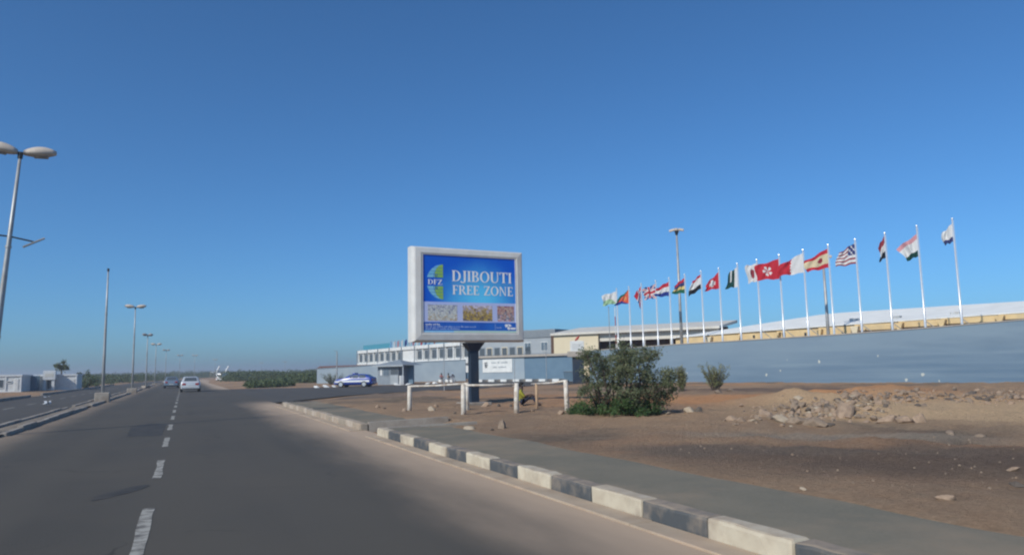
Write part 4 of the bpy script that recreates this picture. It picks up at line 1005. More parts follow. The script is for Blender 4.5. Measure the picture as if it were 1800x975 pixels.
# projecting yellow fascia panels, their brackets and a brown band with the shade beneath them painted in
random.seed(3)
s_ = S0 + 1.0
while s_ < 56:
    w = random.choice((3.2, 3.6, 4.0)); z1 = zroof(s_) - .17; z0 = 3.75 + .0275 * (s_ - 5); plain_ = 11 < s_ < 20.5; z0 = 3.75 if plain_ else z0
    MB().box(s_ + .03, s_ + w - .03, -.30, -.06, z0, z1 + .1).build('fascia_panel', 'yellow', wh)
    if not plain_: MB().box(s_ + .1, s_ + w - .1, -.22, -.02, z0 - .35, z0 - .01).build('painted_shade_band', 'brown', wh)
    mbb = MB(); xw = s_ + w - .05
    mbb.add([(xw - .12, -.75, z1 + .05), (xw + .55, -.75, z1 + .05), (xw + .35, -.75, z0 - .1), (xw + .1, -.75, z0 - .1), (xw - .12, -.31, z1 + .05), (xw + .55, -.31, z1 + .05), (xw + .35, -.31, z0 - .1), (xw + .1, -.31, z0 - .1)],
            [(0, 1, 2, 3), (7, 6, 5, 4), (0, 4, 5, 1), (1, 5, 6, 2), (2, 6, 7, 3), (3, 7, 4, 0)])
    mbb.build('bracket', 'yellow' if random.random() < .5 else 'tan', wh)
    s_ += w
for s_, r_ in ((15.2, .3), (17.3, .22), (21.5, .3), (18.4, .2), (12.2, .22)):
    MB().box(s_, s_ + r_, -.32, -.29, 4.0, 4.0 + r_ * 1.3).build('vent', 'dark', wh)
for s_ in (20.4, 24.0, 28.6):
    MB().bbox(s_, s_ + .7, 2.2, 2.8, 5.05, 5.45, .05).build('roof_ventilator', 'galv', wh)

# tan block and its pale roof, left of the yellow warehouse
q0 = on_line(974, 622, (37.5, 92), Vector((.60, -.80)).normalized()); q1 = on_line(1052, 612, (37.5, 92), Vector((.60, -.80)).normalized())
tb = thing('tan_building', 'tan flat-roofed building with a dark opening, left behind the flags', 'building', (q0.x, q0.y, 0), atan2(q1.y - q0.y, q1.x - q0.x))
TL = hypot(q1.x - q0.x, q1.y - q0.y); ztan = zat(980, 581, q0.x, q0.y); q2 = on_line(1262, 590, (q0.x, q0.y), (q1 - q0).to_2d().normalized()); LT = hypot(q2.x - q0.x, q2.y - q0.y)
MB().slab((0, 0), (TL, 0), -.2, ztan - .35, ztan - .35, .3).build('wall', 'tan', tb)
MB().slab((0, 14), (0, .31), -.2, ztan - .35, ztan - .35, .25).build('side_wall', 'tan', tb)
MB().slab((TL + .003, .4), (LT, .4), ztan - 1.55, ztan - .55, ztan - .55, .2).build('lintel', 'greyroof', tb)
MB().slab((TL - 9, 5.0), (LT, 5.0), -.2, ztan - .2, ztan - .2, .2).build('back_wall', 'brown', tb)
for k in range(5): MB().box(TL + 2.2 + k * 3.4, TL + 2.5 + k * 3.4, .35, .7, -.1, ztan - 1.56).build('column', 'greyroof', tb)
mb = MB(); mb.add([(-.3, -.35, ztan - .34), (LT + .3, -.35, ztan - .34), (LT + .3, 9, ztan + .75), (-.3, 9, ztan + .75), (-.3, -.35, ztan - .62), (LT + .3, -.35, ztan - .62), (LT + .3, 9, ztan + .4), (-.3, 9, ztan + .4)],
                  [(0, 1, 2, 3), (7, 6, 5, 4), (4, 5, 1, 0), (5, 6, 2, 1), (6, 7, 3, 2), (7, 4, 0, 3)])
mb.build('roof', 'greyroof', tb)

# grey office block behind the gate wall
GD = Vector((.55, -.835)).normalized()
q0 = on_line(838, 600, (38.5, 108), GD); q1 = on_line(976, 577, (38.5, 108), GD)
gb = thing('grey_office_block', 'grey two-storey office block showing right of the billboard', 'building', (q0.x, q0.y, 0), atan2(q1.y - q0.y, q1.x - q0.x))
GL = hypot(q1.x - q0.x, q1.y - q0.y); zg = zat(960, 578, q1.x, q1.y)
MB().slab((0, 0), (GL, 0), -.2, zg - 1.15, zg - 1.15, 9).build('wall', 'greyw', gb)
MB().slab((0, -.10), (GL, -.10), zg - 1.14, zg, zg, 9.2).build('louvre_band', 'greyd', gb)
for k in range(12): MB().box(GL * .02, GL * .99, -.14, -.101, zg - 1.10 + k * .09, zg - 1.06 + k * .09).build('louvre_slat', 'greyw', gb)
MB().box(GL - 6.0, GL - 5.7, -.2, -.15, zg - 1.35, zg + .1).build('downpipe', 'dark', gb)
for px in (928, 957):
    q = on_line(px, 605, (q0.x, q0.y), (q1 - q0).to_2d().normalized()); s_ = hypot(q.x - q0.x, q.y - q0.y)
    w_ = MB().box(s_ - .55, s_ + .55, -.06, -.004, zg - 3.05, zg - 1.75).build('window', 'white', gb)
    for a in (-.5, .03): MB().box(s_ + a, s_ + a + .47, -.075, -.062, zg - 2.97, zg - 1.83).build('pane', 'glassb', w_)
MB().slab((0, -.06), (GL, -.06), zg - 3.5, zg - 3.35, zg - 3.35, .05).build('string_course', 'greyd', gb)
for k in range(7):
    s_ = .5 + k * 1.35
    w_ = MB().box(s_, s_ + 1.0, -.06, -.004, zg - 4.7, zg - 2.3).build('window', 'tan' if k % 2 else 'greyd', gb); MB().box(s_ + .08, s_ + .92, -.075, -.062, zg - 3.6, zg - 2.4).build('pane', 'glass', w_)

# white office wing receding to the left
a_ = G(630, 617, 6.2); b_ = G(790, 603, 6.2); dd = (b_ - a_).to_2d().normalized()
ow = thing('white_office_wing', 'long white office wing with a row of tall windows behind the gate wall', 'building', (a_.x, a_.y, 0), atan2(dd.y, dd.x))
OL = (b_ - a_).to_2d().length * 1.38; zo = 6.2
MB().slab((0, .25), (OL, .25), -.2, zo - .55, zo - .55, 11).build('wall', 'white', ow)
nW = 20
for k in range(nW):
    s_ = OL * (k + .5) / nW; hw = OL / nW * .5
    if k in (8, 9): 
        MB().box(s_ - hw + .02, s_ + hw - .02, .02, .24, zo - 2.9, zo - .57).build('blank_panel', 'white', ow); continue
    w_ = MB().box(s_ - hw + .5, s_ + hw - .5, .12, .245, zo - 2.5, zo - .85).build('window', 'greyw', ow)
    MB().box(s_ - hw + .58, s_ - .03, .10, .118, zo - 2.42, zo - .93).build('pane', 'glass', w_); MB().box(s_ + .03, s_ + hw - .58, .10, .118, zo - 2.42, zo - .93).build('pane', 'glass', w_)
    MB().box(s_ - hw - .18, s_ - hw + .18, -.1, .24, zo - 4.4, zo - .58).build('pier', 'white', ow)
for k in range(10):
    MB().box(OL * k / 10 + .12, OL * (k + 1) / 10 - .12, -.25, .5, zo - .548, zo + .08).build('parapet_panel', 'white', ow)
    MB().box(OL * k / 10 + .05, OL * (k + 1) / 10 - .05, -.3, .0, zo - 3.55, zo - 2.75).build('balcony_panel', 'white', ow)
    MB().box(OL * k / 10 - .06, OL * k / 10 + .06, -.4, -.28, 0, zo + .1).build('downpipe', 'greyd', ow)
tbn = MB().box(.4, OL * .26, 1.0, 1.12, zo + .05, zo + 1.25).build('roof_banner', 'teal', ow)
cols = ['lb', 'w', 'p', 'w', 'b', 'w', 'p', 'w', 'r', 'b', 'lb', 'r']
for k in range(12):
    s_ = OL * (.28 + .030 * k); ax = a_.to_2d() + dd * s_ + Vector((-dd.y, dd.x)) * .9
    h_ = 2.0; t = thing('roof_flag', 'tiny roof flag on the white wing, %s from the left of its row' % ['first', 'second', 'third', 'fourth', 'fifth', 'sixth', 'seventh', 'eighth', 'ninth', 'tenth', 'eleventh', 'twelfth'][k], 'flag', (ax.x, ax.y, zo - .56), 0, 'small flags on the white roof')
    MB().tube([(0, 0, 0), (0, 0, h_ + .3)], .035, 6).build('pole', 'whitepole', t)
    mb = MB(); v = []
    for j in range(5): v += [(-.03 - .11 * j, .06 * sin(j * 1.7 + k), h_ + .2 - .10 * j), (-.03 - .11 * j, .06 * sin(j * 1.7 + k), h_ - .9 - .16 * j)]
    mb.add(v, [(2 * j, 2 * j + 1, 2 * j + 3, 2 * j + 2) for j in range(4)]); mb.build('cloth', 'flag_' + cols[k], t)

# low rust-roofed shed at the far left end
qa, qb = G(566, 652.5, 2.0), G(640, 645, 2.4)
ra, rb = Vector((19.5, 121)), Vector((30, 116))
t = thing('rust_roofed_shed', 'low shed with a rust red roof behind the left end of the gate wall', 'shed', (ra.x, ra.y, 0), atan2(rb.y - ra.y, rb.x - ra.x))
MB().slab((0, 0), (12, 0), -.1, 2.1, 2.3, 4).build('wall', 'tan', t)
mb = MB(); mb.add([(-.3, -.3, 2.15), (12.3, -.3, 2.4), (12.3, 2, 2.75), (-.3, 2, 2.6), (12.3, 4.3, 2.4), (-.3, 4.3, 2.15)], [(0, 1, 2, 3), (3, 2, 4, 5)]); mb.build('roof', 'rust', t)

# ------------------------------------------------------------------ gate wall, left part
g0, g1 = Vector((17.6, 110)), Vector((36.4, 99))
gd = (g1 - g0).normalized(); gl = (g1 - g0).length
gw = thing('gate_wall', 'blue-grey wall behind the guard hut, running to the billboard post', 'wall', (*g0, 0), atan2(gd.y, gd.x))
for k in range(4):
    f0, f1 = k / 4, (k + 1) / 4
    za = [2.12, 2.3, 2.62, 2.78, 2.9]
    MB().slab((gl * f0, 0), (gl * f1, 0), -.2, za[k], za[k + 1], .25).build('wall_section', 'bluewall3', gw)
    MB().slab((gl * f0, -.06), (gl * f1, -.06), za[k] + .003, za[k] + .08, za[k + 1] + .08, .37, 0, za[k + 1] + .003).build('coping', 'coat_free', gw)
# gate wall, right part, with the white notice
h0_, h1_ = Vector((35.2, 91.6)), Vector((41.7, 79.4)); hd_ = (h1_ - h0_).normalized(); hl = (h1_ - h0_).length
nw = thing('notice_wall', 'pale blue wall with tan coping and a white notice, right of the billboard post', 'wall', (*h0_, 0), atan2(hd_.y, hd_.x))
def hs(px): q = on_line(px, 650, h0_, hd_); return (q.to_2d() - h0_).dot(hd_)
s1 = hs(922)
MB().slab((0, 0), (s1, 0), -.2, 3.0, 3.0, .3).build('wall_section', 'bluewall3', nw)
MB().slab((s1 + .002, .05), (hl + 1.5, .05), -.2, 3.0, 3.0, .3).build('wall_section', 'bluewall2', nw)
MB().slab((-.3, -.25), (hl + 1.5, -.25), 3.003, 3.27, 3.27, .7).build('coping', 'coping', nw)
MB().box(-.3, -.005, -.15, .45, -.2, 3.0).build('pier', 'bluewall3', nw)
sg0, sg1 = hs(849), hs(901)
q = h0_ + hd_ * (sg0 + sg1) / 2; zs1, zs0 = zat(875, 631, q.x, q.y), zat(875, 654, q.x, q.y)
nt_ = thing('notice_board', 'white notice board with a dark emblem on the pale blue wall', 'sign', (*(h0_ + hd_ * sg0), 0), atan2(hd_.y, hd_.x)); nl = sg1 - sg0
MB().bbox(0, nl, -.07, -.004, zs0, zs1, .015).build('board', 'white', nt_)
MB().box(nl * .07, nl * .17, -.078, -.072, zs1 - (zs1 - zs0) * .30, zs1 - (zs1 - zs0) * .22).build('emblem', 'navy', nt_)
for k, (a, b, c, d) in enumerate(((.07, .12, .34, .46), (.12, .18, .36, .44), (.08, .17, .48, .56), (.09, .15, .58, .64))): MB().box(nl * a, nl * b, -.078 - .001 * k, -.072, zs1 - (zs1 - zs0) * d, zs1 - (zs1 - zs0) * c).build('emblem', 'navy', nt_)
for vv, x0, ws_ in ((.26, .31, (5, 2, 7)), (.60, .37, (4, 8))):
    x = x0; r_ = random.Random(int(vv * 100))
    for w in ws_:
        mb = MB()
        for c in range(w):
            hh = (zs1 - zs0) * r_.choice((.08, .11, .13)); zz = zs1 - (zs1 - zs0) * (vv + .06)
            mb.box(nl * x, nl * (x + .020), -.078, -.072, zz, zz + hh); x += .032
        x += .05
        mb.build('lettering', 'greyd', nt_)
# black and white kerb in front of it
skb = struct(MB().build('gate_kerb', 'kerb_w'))
o0, o1 = Vector((34.0, 88.6)), Vector((40.6, 76.8)); od = (o1 - o0).normalized(); ol = (o1 - o0).length; nb = 14
for k in range(nb):
    a = o0 + od * ol * k / nb; mb = MB(); mb.bbox(0, ol / nb - .01, 0, .3, -.05, .28, .03); b2 = mb.build('kerb_block', 'white' if k % 2 == 0 else 'kerb_b', skb); b2.location = (a.x, a.y, 0); b2.rotation_euler.z = atan2(od.y, od.x)

# corner pier with a white board and a red bird-like finial at the end of the main wall
q = G(1016, 668); q = Vector((37.4, 66.0, 0))
q = on_line(1015, 640, WA + WN * .2, WD)
t = thing('corner_sign', 'small white board on a tan ledge at the corner of the blue wall', 'sign', (q.x, q.y, 0), -YAW - .05)
z_ = lambda py: zat(1015, py, q.x, q.y)
sc_ = hypot(q.x, q.y) / FPX
MB().bbox(-.5, .65, -.25, .35, -.1, z_(626), .03).build('pier', 'navy', t)
MB().bbox(-17 * sc_, 15 * sc_, -.55, .5, z_(627), z_(617), .06).build('ledge', 'coping', t)
MB().bbox(-12 * sc_, 12 * sc_, -.5, -.35, z_(618), z_(599), .03).build('board', 'white', t)
for k, yy in enumerate((605, 608.5, 612)): MB().box(-8 * sc_, 8 * sc_, -.508, -.502, z_(yy + .7), z_(yy)).build('lettering', 'greyw', t)
MB().tube([(-3 * sc_, -.42, z_(598.5)), (1 * sc_, -.42, z_(595)), (5 * sc_, -.42, z_(590))], [.06, .13, .03], 8).build('finial', 'red', t, True)

# dark skip by the corner and a second one by the gate
def skip(px, py, w, label):
    q = G(px, py); t = thing('skip_container', label, 'skip', (q.x, q.y, .0), -YAW)
    mb = MB(); mb.add([(-w / 2 * a, -.6 * a + .6, z) for a, z in ((.85, .25), (1, 1.15))] + [(w / 2 * a, -.6 * a + .6, z) for a, z in ((.85, .25), (1, 1.15))] + [(w / 2 * a, .6 * a + .6, z) for a, z in ((.85, .25), (1, 1.15))] + [(-w / 2 * a, .6 * a + .6, z) for a, z in ((.85, .25), (1, 1.15))],
             [(0, 2, 3, 1), (2, 4, 5, 3), (4, 6, 7, 5), (6, 0, 1, 7), (0, 6, 4, 2)])
    mb.build('bin', 'bluewall2', t)
    for s in (-1, 1): MB().tube([(s * w * .3, .2, .13), (s * w * .3, 1.0, .13)], .13, 10).build('roller', 'dark', t)
    MB().tube([(-w / 2, 0, 1.15), (w / 2, 0, 1.15)], .04, 6).build('rim', 'greyd', t)
skip(1010, 672, 2.2, 'dark blue skip container between the notice wall and the big bush'); skip(815, 669, 2.3, 'dark blue skip container just left of the billboard post')

# ------------------------------------------------------------------ guard hut
hq0, hq1 = G(664, 675.5), G(704, 675); e_ = (hq1 - hq0).to_2d().normalized(); hw = (hq1 - hq0).to_2d().length
hut = thing('guard_hut', 'small grey guard hut with a peaked roof beside the blue and white car', 'hut', (hq0.x, hq0.y, 0), atan2(e_.y, e_.x) - .12)
MB().box(0, hw, 0, 3, -.05, 2.25).build('wall', 'greyd', hut)
mb = MB(); mb.add([(-.5, -.5, 2.28), (hw + 1.1, -.5, 2.28), (hw + 1.1, 3.4, 2.28), (-.5, 3.4, 2.28), (hw * .75, 1.2, 2.95)], [(3, 2, 1, 0), (0, 1, 4), (1, 2, 4), (2, 3, 4), (3, 0, 4)]); mb.build('roof', 'greyd', hut)
mb = MB(); mb.box(-.52, hw + 1.12, -.56, -.51, 2.12, 2.30); mb.build('fascia', 'greyw', hut)
w_ = MB().box(hw * .28, hw * .56, -.05, -.002, 1.05, 1.95).build('window', 'greyd', hut); MB().box(hw * .30, hw * .41, -.06, -.052, 1.1, 1.9).build('pane', 'glassb', w_); MB().box(hw * .43, hw * .54, -.06, -.052, 1.1, 1.9).build('pane', 'glassb', w_)
w_ = MB().box(hw * .62, hw * .985, -.05, -.002, 1.15, 2.08).build('window', 'greyd', hut); MB().box(hw * .635, hw * .97, -.06, -.052, 1.2, 2.03).build('pane', 'glass', w_)
MB().box(hw * .13, hw * .21, -.03, -.002, 1.1, 1.9).build('notice', 'white', hut)
MB().box(hw * .62, hw * .985, -.03, -.002, 0, 1.1).build('lower_panel', 'greyw', hut)
MB().box(hw + .95, hw + 1.08, -.45, -.32, 0, 2.2).build('porch_post', 'greyw', hut)
MB().box(hw + .01, hw + .9, 1.6, 1.75, 0, 2.2).build('porch_wall', 'bluewall2', hut)
q = G(706, 676); t = MB().bbox(-.22, .22, -.2, .2, -.05, 1.05, .03).build('meter_cabinet', 'white', None); t.location = (q.x, q.y, 0); tag(t, 'narrow white cabinet standing beside the guard hut porch', 'cabinet')

# whitewashed stones along the side road edge
rock_me = []
for sv in range(7):
    bm = bmesh.new(); bmesh.ops.create_icosphere(bm, subdivisions=2, radius=1)
    for v in bm.verts:
        p_ = v.co.copy(); d_ = 1 + .34 * noise.noise(p_ * 1.1 + Vector((sv * 7, 0, 0))) + .14 * noise.noise(p_ * 2.7 + Vector((0, sv * 5, 0)))
        # chop flat facets
        q_ = p_ * d_
        for a in range(8):
            nn = Vector((sin(sv * 3 + a * 2.1), cos(sv * 1.7 + a * 1.3), sin(a * 1.9 + sv) * .8)).normalized(); k_ = q_.dot(nn)
            if k_ > .60: q_ -= nn * (k_ - .60) * .95
        v.co = q_
    me = bpy.data.meshes.new('rock'); bm.to_mesh(me); bm.free(); rock_me.append(me)
rock_var = {}
def rock(pt, r, sx, sy, sz, m, name='rock', parent=None, rz=None, sv=None, sink=.74):
    sv = random.randrange(7) if sv is None else sv; key = (sv, m)
    if key not in rock_var: me = rock_me[sv].copy(); me.materials.append(M[m]); rock_var[key] = me
    o = bpy.data.objects.new(name, rock_var[key]); C.objects.link(o)
    o.parent = parent; o.location = Vector(pt) + Vector((0, 0, r * sz * (1 - sink * 1.2))); o.scale = (r * sx, r * sy, r * sz); o.rotation_euler = (random.uniform(-.25, .25), random.uniform(-.25, .25), random.uniform(0, 6) if rz is None else rz); return o
for i, (px, py, r_, lab) in enumerate(((557, 681, .30, 'sandy whitewashed stone at the left end of the row by the blue and white car'), (574, 680.5, .36, 'long whitewashed stone left of the blue and white car'), (588, 680, .26, 'whitewashed stone at the foot of the thin pole by the blue and white car'),
      (697, 676, .30, 'whitewashed stone in front of the guard hut porch'), (717, 676, .34, 'whitewashed stone right of the guard hut'), (752, 674, .3, 'small whitewashed stone left of the sitting people'), (765, 673.5, .32, 'whitewashed stone next to the sitting people'))):
    q = G(px, py); tag(rock(q, r_, 1.5, .8, .62, 'white', 'whitewashed_stone', rz=-YAW), lab, 'stone', 'whitewashed stones along the side road')

# thin poles near the gate
def thin_pole(px, pb, pt, label, r_=.05, arm=False):
    q = G(px[0], pb); h_ = zat(px[1], pt, q.x, q.y); t = thing('thin_pole', label, 'pole', (q.x, q.y, 0))
    MB().tube([(0, 0, -.05), (0, 0, h_)], [r_, r_ * .75], 8).build('shaft', 'galv', t); MB().bbox(-.16, .16, -.16, .16, -.05, .1, .02).build('foot', 'concrete', t)
    if arm: MB().tube([(0, 0, h_), (-.35, 0, h_ + .08)], .03, 6).build('arm', 'galv', t)
thin_pole((592, 590), 677, 617, 'pale utility pole behind the bonnet of the blue and white car', .09, True)
thin_pole((781, 780), 692, 634, 'thin post standing left of the billboard post', .035)
thin_pole((905, 905), 679, 631, 'thin post just right of the white notice', .04)
thin_pole((961, 961), 673, 606, 'thin post in front of the deep blue wall section', .04)

# ------------------------------------------------------------------ vehicles
def car(name, label, loc, rz, paint, L=4.4, Wd=1.74, Ht=1.45, style='sedan', stripe=None, bar=False, cat='car'):
    t = thing(name, label, cat, loc, rz)          # front towards local +x
    hw = Wd / 2
    if style == 'sedan': st = [(-.5, .52, .80, .86), (-.485, .34, .93, .94), (-.36, .24, .98, 1), (-.30, .22, 1.0, 1), (-.19, .22, Ht * .97, 1), (-.05, .22, Ht, 1), (.08, .22, Ht * .985, 1), (.14, .22, Ht * .95, 1), (.27, .22, .98, 1), (.40, .24, .88, .99), (.475, .32, .76, .93), (.5, .42, .62, .82)]
    elif style == 'hatch': st = [(-.5, .5, .85, .88), (-.485, .32, 1.0, .96), (-.44, .24, 1.02, 1), (-.34, .22, Ht * .95, 1), (-.15, .22, Ht, 1), (.02, .22, Ht * .985, 1), (.09, .22, Ht * .95, 1), (.24, .22, .97, 1), (.40, .24, .88, .99), (.475, .32, .76, .93), (.5, .42, .62, .82)]
    else: st = [(-.5, .35, 1.2, .93), (-.49, .28, Ht * .95, .97), (-.46, .26, Ht, .98), (-.2, .26, Ht, 1), (.1, .26, Ht, 1), (.24, .26, Ht * .97, 1), (.36, .26, 1.15, .99), (.47, .30, .95, .95), (.5, .42, .75, .85)]
    belt = .92 if style != 'van' else 1.1
    v = []; f = []; NC = 10
    for (x, zb_, zt_, wf) in st:
        w = hw * wf; cab = zt_ > belt + .12; bz = min(belt, zt_ - .06)
        tw = w * (.74 if style != 'van' else .88) if cab else w * .88
        ring = [(w * .82, zb_), (w * .98, zb_ + .10), (w, (zb_ + bz) / 2 + .05), (w * .965, bz), (tw, zt_ - .05 if cab else zt_ - .01)]
        ring += [(tw * .80, zt_)]
        full = [(x * L, a, z) for a, z in ring] + [(x * L, -a, z) for a, z in reversed(ring)]
        NC = len(full); v += full
    ns = len(st)
    for i in range(ns - 1):
        for k in range(NC): f.append((i * NC + k, (i + 1) * NC + k, (i + 1) * NC + (k + 1) % NC, i * NC + (k + 1) % NC))
    f += [tuple(range(NC)), tuple(reversed(range((ns - 1) * NC, ns * NC)))]
    mb = MB(); mb.add(v, f); body = mb.build('body', paint, t, True)
    # windows: insets lying 5 mm proud of the glasshouse
    def pane(idx, nm, k0, shrink=.10):
        q = [Vector(v[i]) for i in idx]; c = sum(q, Vector()) / 4; n_ = (q[1] - q[0]).cross(q[3] - q[0]).normalized()
        if n_.dot(c - Vector((c.x * .5, 0, .7))) < 0: n_ = -n_
        q = [c + (p_ - c) * (1 - shrink) + n_ * .008 for p_ in q]; MB().add(q, [(0, 1, 2, 3)]).build(nm, 'glass', t)
    cabst = [i for i in range(ns) if st[i][2] > belt + .12]
    for i in range(cabst[0] - (1 if style != 'van' else 0), cabst[-1] + 1):
        if i + 1 >= ns: continue
        a, b = i * NC, (i + 1) * NC
        both = i in cabst and i + 1 in cabst
        if both and (style != 'van' or i >= cabst[-2]):
            pane((a + 3, b + 3, b + 4, a + 4), 'side_window', 0); pane((a + NC - 4, b + NC - 4, b + NC - 5, a + NC - 5), 'side_window', 0)
        if not both: pane((a + 5, b + 5, b + NC - 6, a + NC - 6), 'windscreen' if i == cabst[-1] else 'rear_window', 0, .06)
    if style == 'van': MB().box(-L * .5 - .004, -L * .5 + .01, -hw * .62, hw * .62, 1.25, 1.62).build('rear_window', 'glass', t)
    wr = .31
    for sx in (-.30, .315):
        for sy in (-1, 1):
            yy = sy * (hw - .09); w_ = MB().tube([(sx * L, yy - .11, wr), (sx * L, yy + .11, wr)], wr, 18).build('wheel', 'tyre', t)
            MB().tube([(sx * L, yy + sy * .10, wr), (sx * L, yy + sy * .125, wr)], wr * .66, 14).build('rim', 'rim', w_)
    for sy in (-1, 1):
        MB().bbox(-L * .5 - .02, -L * .485, sy * hw * .66 - .16, sy * hw * .66 + .16, .66, .84, .02).build('tail_light', 'tail', t)
        MB().bbox(L * .47, L * .5 + .005, sy * hw * .60 - .17, sy * hw * .60 + .17, .56, .68, .02).build('headlight', 'chrome', t)
    MB().bbox(-L * .5 - .05, -L * .47, -hw * .9, hw * .9, .34, .56, .04).build('rear_bumper', paint, t)
    MB().box(-L * .5 - .058, -L * .5 - .051, -.26, .26, .44, .54).build('number_plate', 'chrome', t)
    MB().bbox(L * .46, L * .5 + .04, -hw * .9, hw * .9, .30, .52, .04).build('front_bumper', paint, t)
    if stripe:
        for sy in (-1, 1):
            mbs = MB(); vv = []
            for i in range(2, ns - 1):
                x, zb_, zt_, wf = st[i]; w = hw * wf + .006; zc = .66 if x > .3 else .72
                vv += [(x * L, sy * (w * 1.0), .52 if x < .3 else .50), (x * L, sy * w * 1.002, zc)]
            n_ = len(vv) // 2; mbs.add(vv, [(2 * k, 2 * k + 2, 2 * k + 3, 2 * k + 1) if sy < 0 else (2 * k + 1, 2 * k + 3, 2 * k + 2, 2 * k) for k in range(n_ - 1)]); mbs.build('stripe', stripe, t)
    if bar:
        MB().bbox(-.12, .16, -.5, .5, Ht - .01, Ht + .13, .04).build('light_bar', 'police', t)
    return t
car('silver_car', 'silver car driving away on the right of the dashed centre line', (.62, 80, 0), pi / 2, 'silver', 4.2, 1.76, 1.46, 'hatch')
car('blue_grey_car', 'blue-grey car driving away ahead, left of the silver car', (-1.45, 108, 0), pi / 2, 'bluecar', 4.4, 1.74, 1.45, 'sedan')
q = G(627, 680); pc = car('blue_and_white_car', 'blue car with broad white side stripe parked before the guard hut', (q.x, q.y + .6, .004), pi - YAW - .15, 'police', 4.1, 1.7, 1.36, 'hatch', 'whitecar', True)
car('white_van', 'far white van right of the silver car, left of the other', (AZ(393) * 205, 205, -.05), radians(60), 'whitecar', 4.6, 1.8, 2.0, 'van', cat='van')
car('white_van', 'small far white van on the road below the scrub, right of the other', (AZ(424) * 235, 235, -.05), radians(20), 'whitecar', 4.6, 1.8, 1.9, 'van', cat='van')

# ------------------------------------------------------------------ cabins on the left
def Xat(px, Y): return AZ(px) * Y
def cabin(name, label, px0, px1, Y, base, top, depth, parts):
    x0, x1 = Xat(px0, Y), Xat(px1, Y); w = x1 - x0
    t = thing(name, label, 'cabin', (x0, Y, .08)); h_ = zat((px0 + px1) / 2, top, (x0 + x1) / 2, Y) - .08
    MB().box(.05, w - .05, .03, depth, 0, h_ - .06).build('wall', 'cabin', t)
    for x in (0, w - .16): MB().box(x, x + .16, -.04, .12, -.05, h_ - .062).build('corner_post', 'cabinframe', t)
    MB().box(-.05, w + .05, -.08, depth + .05, h_ - .06, h_ + .14).build('roof', 'cabinframe', t); MB().box(-.03, w + .03, -.06, .10, -.08, .12).build('sill', 'cabinframe', t)
    return t, w, h_
t, w, h_ = cabin('site_cabin', 'white site cabin cut off by the left picture edge', -22, 39, 104, 688, 660.5, 7, 1)
f_ = lambda px: w * (px + 22) / 61
w_ = MB().box(f_(13), f_(22), -.03, .029, 1.0, h_ - .55).build('window', 'cabinframe', t); MB().box(f_(14), f_(21), -.045, -.031, 1.1, h_ - .65).build('pane', 'glass', w_)
w_ = MB().box(f_(-4), f_(8), -.03, .029, .45, h_ - .35).build('window', 'cabinframe', t); MB().box(f_(-3), f_(7), -.045, -.031, .55, h_ - .45).build('pane', 'glass', w_)
dr = MB().box(f_(27), f_(34), -.03, .029, .13, h_ - .35).build('door', 'cabinframe', t); MB().box(f_(27.6), f_(33.4), -.042, -.031, .16, h_ - .4).build('leaf', 'cabin', dr)
for px in (9.5, 11): MB().box(f_(px), f_(px) + .08, -.05, .029, .1, h_ - .1).build('post', 'cabinframe', t)
for k in range(8): MB().box(w - .049, w - .030, .5 + k * .8, .62 + k * .8, .1, h_ - .1).build('side_rib', 'cabin', t)
t, w, h_ = cabin('site_cabin', 'white site cabin with a raised sign over its porch', 56, 136, 112, 686, 659.5, 6, 1)
f_ = lambda px: w * (px - 56) / 80
w_ = MB().box(f_(58), f_(64), -.03, .029, 1.25, h_ - .5).build('window', 'cabinframe', t); MB().box(f_(58.7), f_(63.3), -.045, -.031, 1.32, h_ - .57).build('pane', 'glass', w_)
MB().box(f_(56) + .17, f_(68), -.02, .029, .13, h_ - .062).build('end_panel', 'cabinframe', t)
zs_ = zat(89, 651, t.location.x + w * .4, 112) - .08; zs0_ = zat(89, 667, t.location.x + w * .4, 112) - .08
MB().box(f_(79), f_(100), -1.3, -.085, zs0_, zs_).build('porch_sign', 'cabinframe', t); MB().box(f_(82), f_(97.5), -1.31, -1.302, zs0_ + .35, zs_ - .35).build('sign_face', 'greyroof', t)
for px in (79.5, 94): MB().box(f_(px), f_(px + 5), -1.2, -1.0, -.05, zs0_ - .002).build('porch_post', 'cabinframe', t)
dr = MB().box(f_(84.5), f_(94), -.03, .029, .13, 2.1).build('door', 'cabinframe', t)
for a, b in ((85, 88.9), (89.5, 93.5)): MB().box(f_(a), f_(b), -.045, -.031, .2, 2.03).build('pane', 'glassb', dr)
dr = MB().box(f_(120), f_(132), -.03, .029, .13, h_ - .5).build('shutter', 'cabinframe', t); MB().box(f_(121), f_(131), -.04, -.031, .2, h_ - .6).build('leaf', 'cabin', dr)
random.seed(12)
# container standing between the cabins
x0_, x1_ = Xat(40, 108), Xat(53, 108)
t = thing('blue_container', 'dull blue container in the gap between the two white cabins', 'container', (x0_, 110, .05)); zc = zat(46, 661, x0_, 110)
MB().box(0, x1_ - x0_ + .4, 0, 5, 0, zc).build('body', 'bluewall2', t)
for k in range(7): MB().box(.1 + k * .22, .2 + k * .22, -.03, -.001, .1, zc - .1).build('rib', 'bluewall2', t)

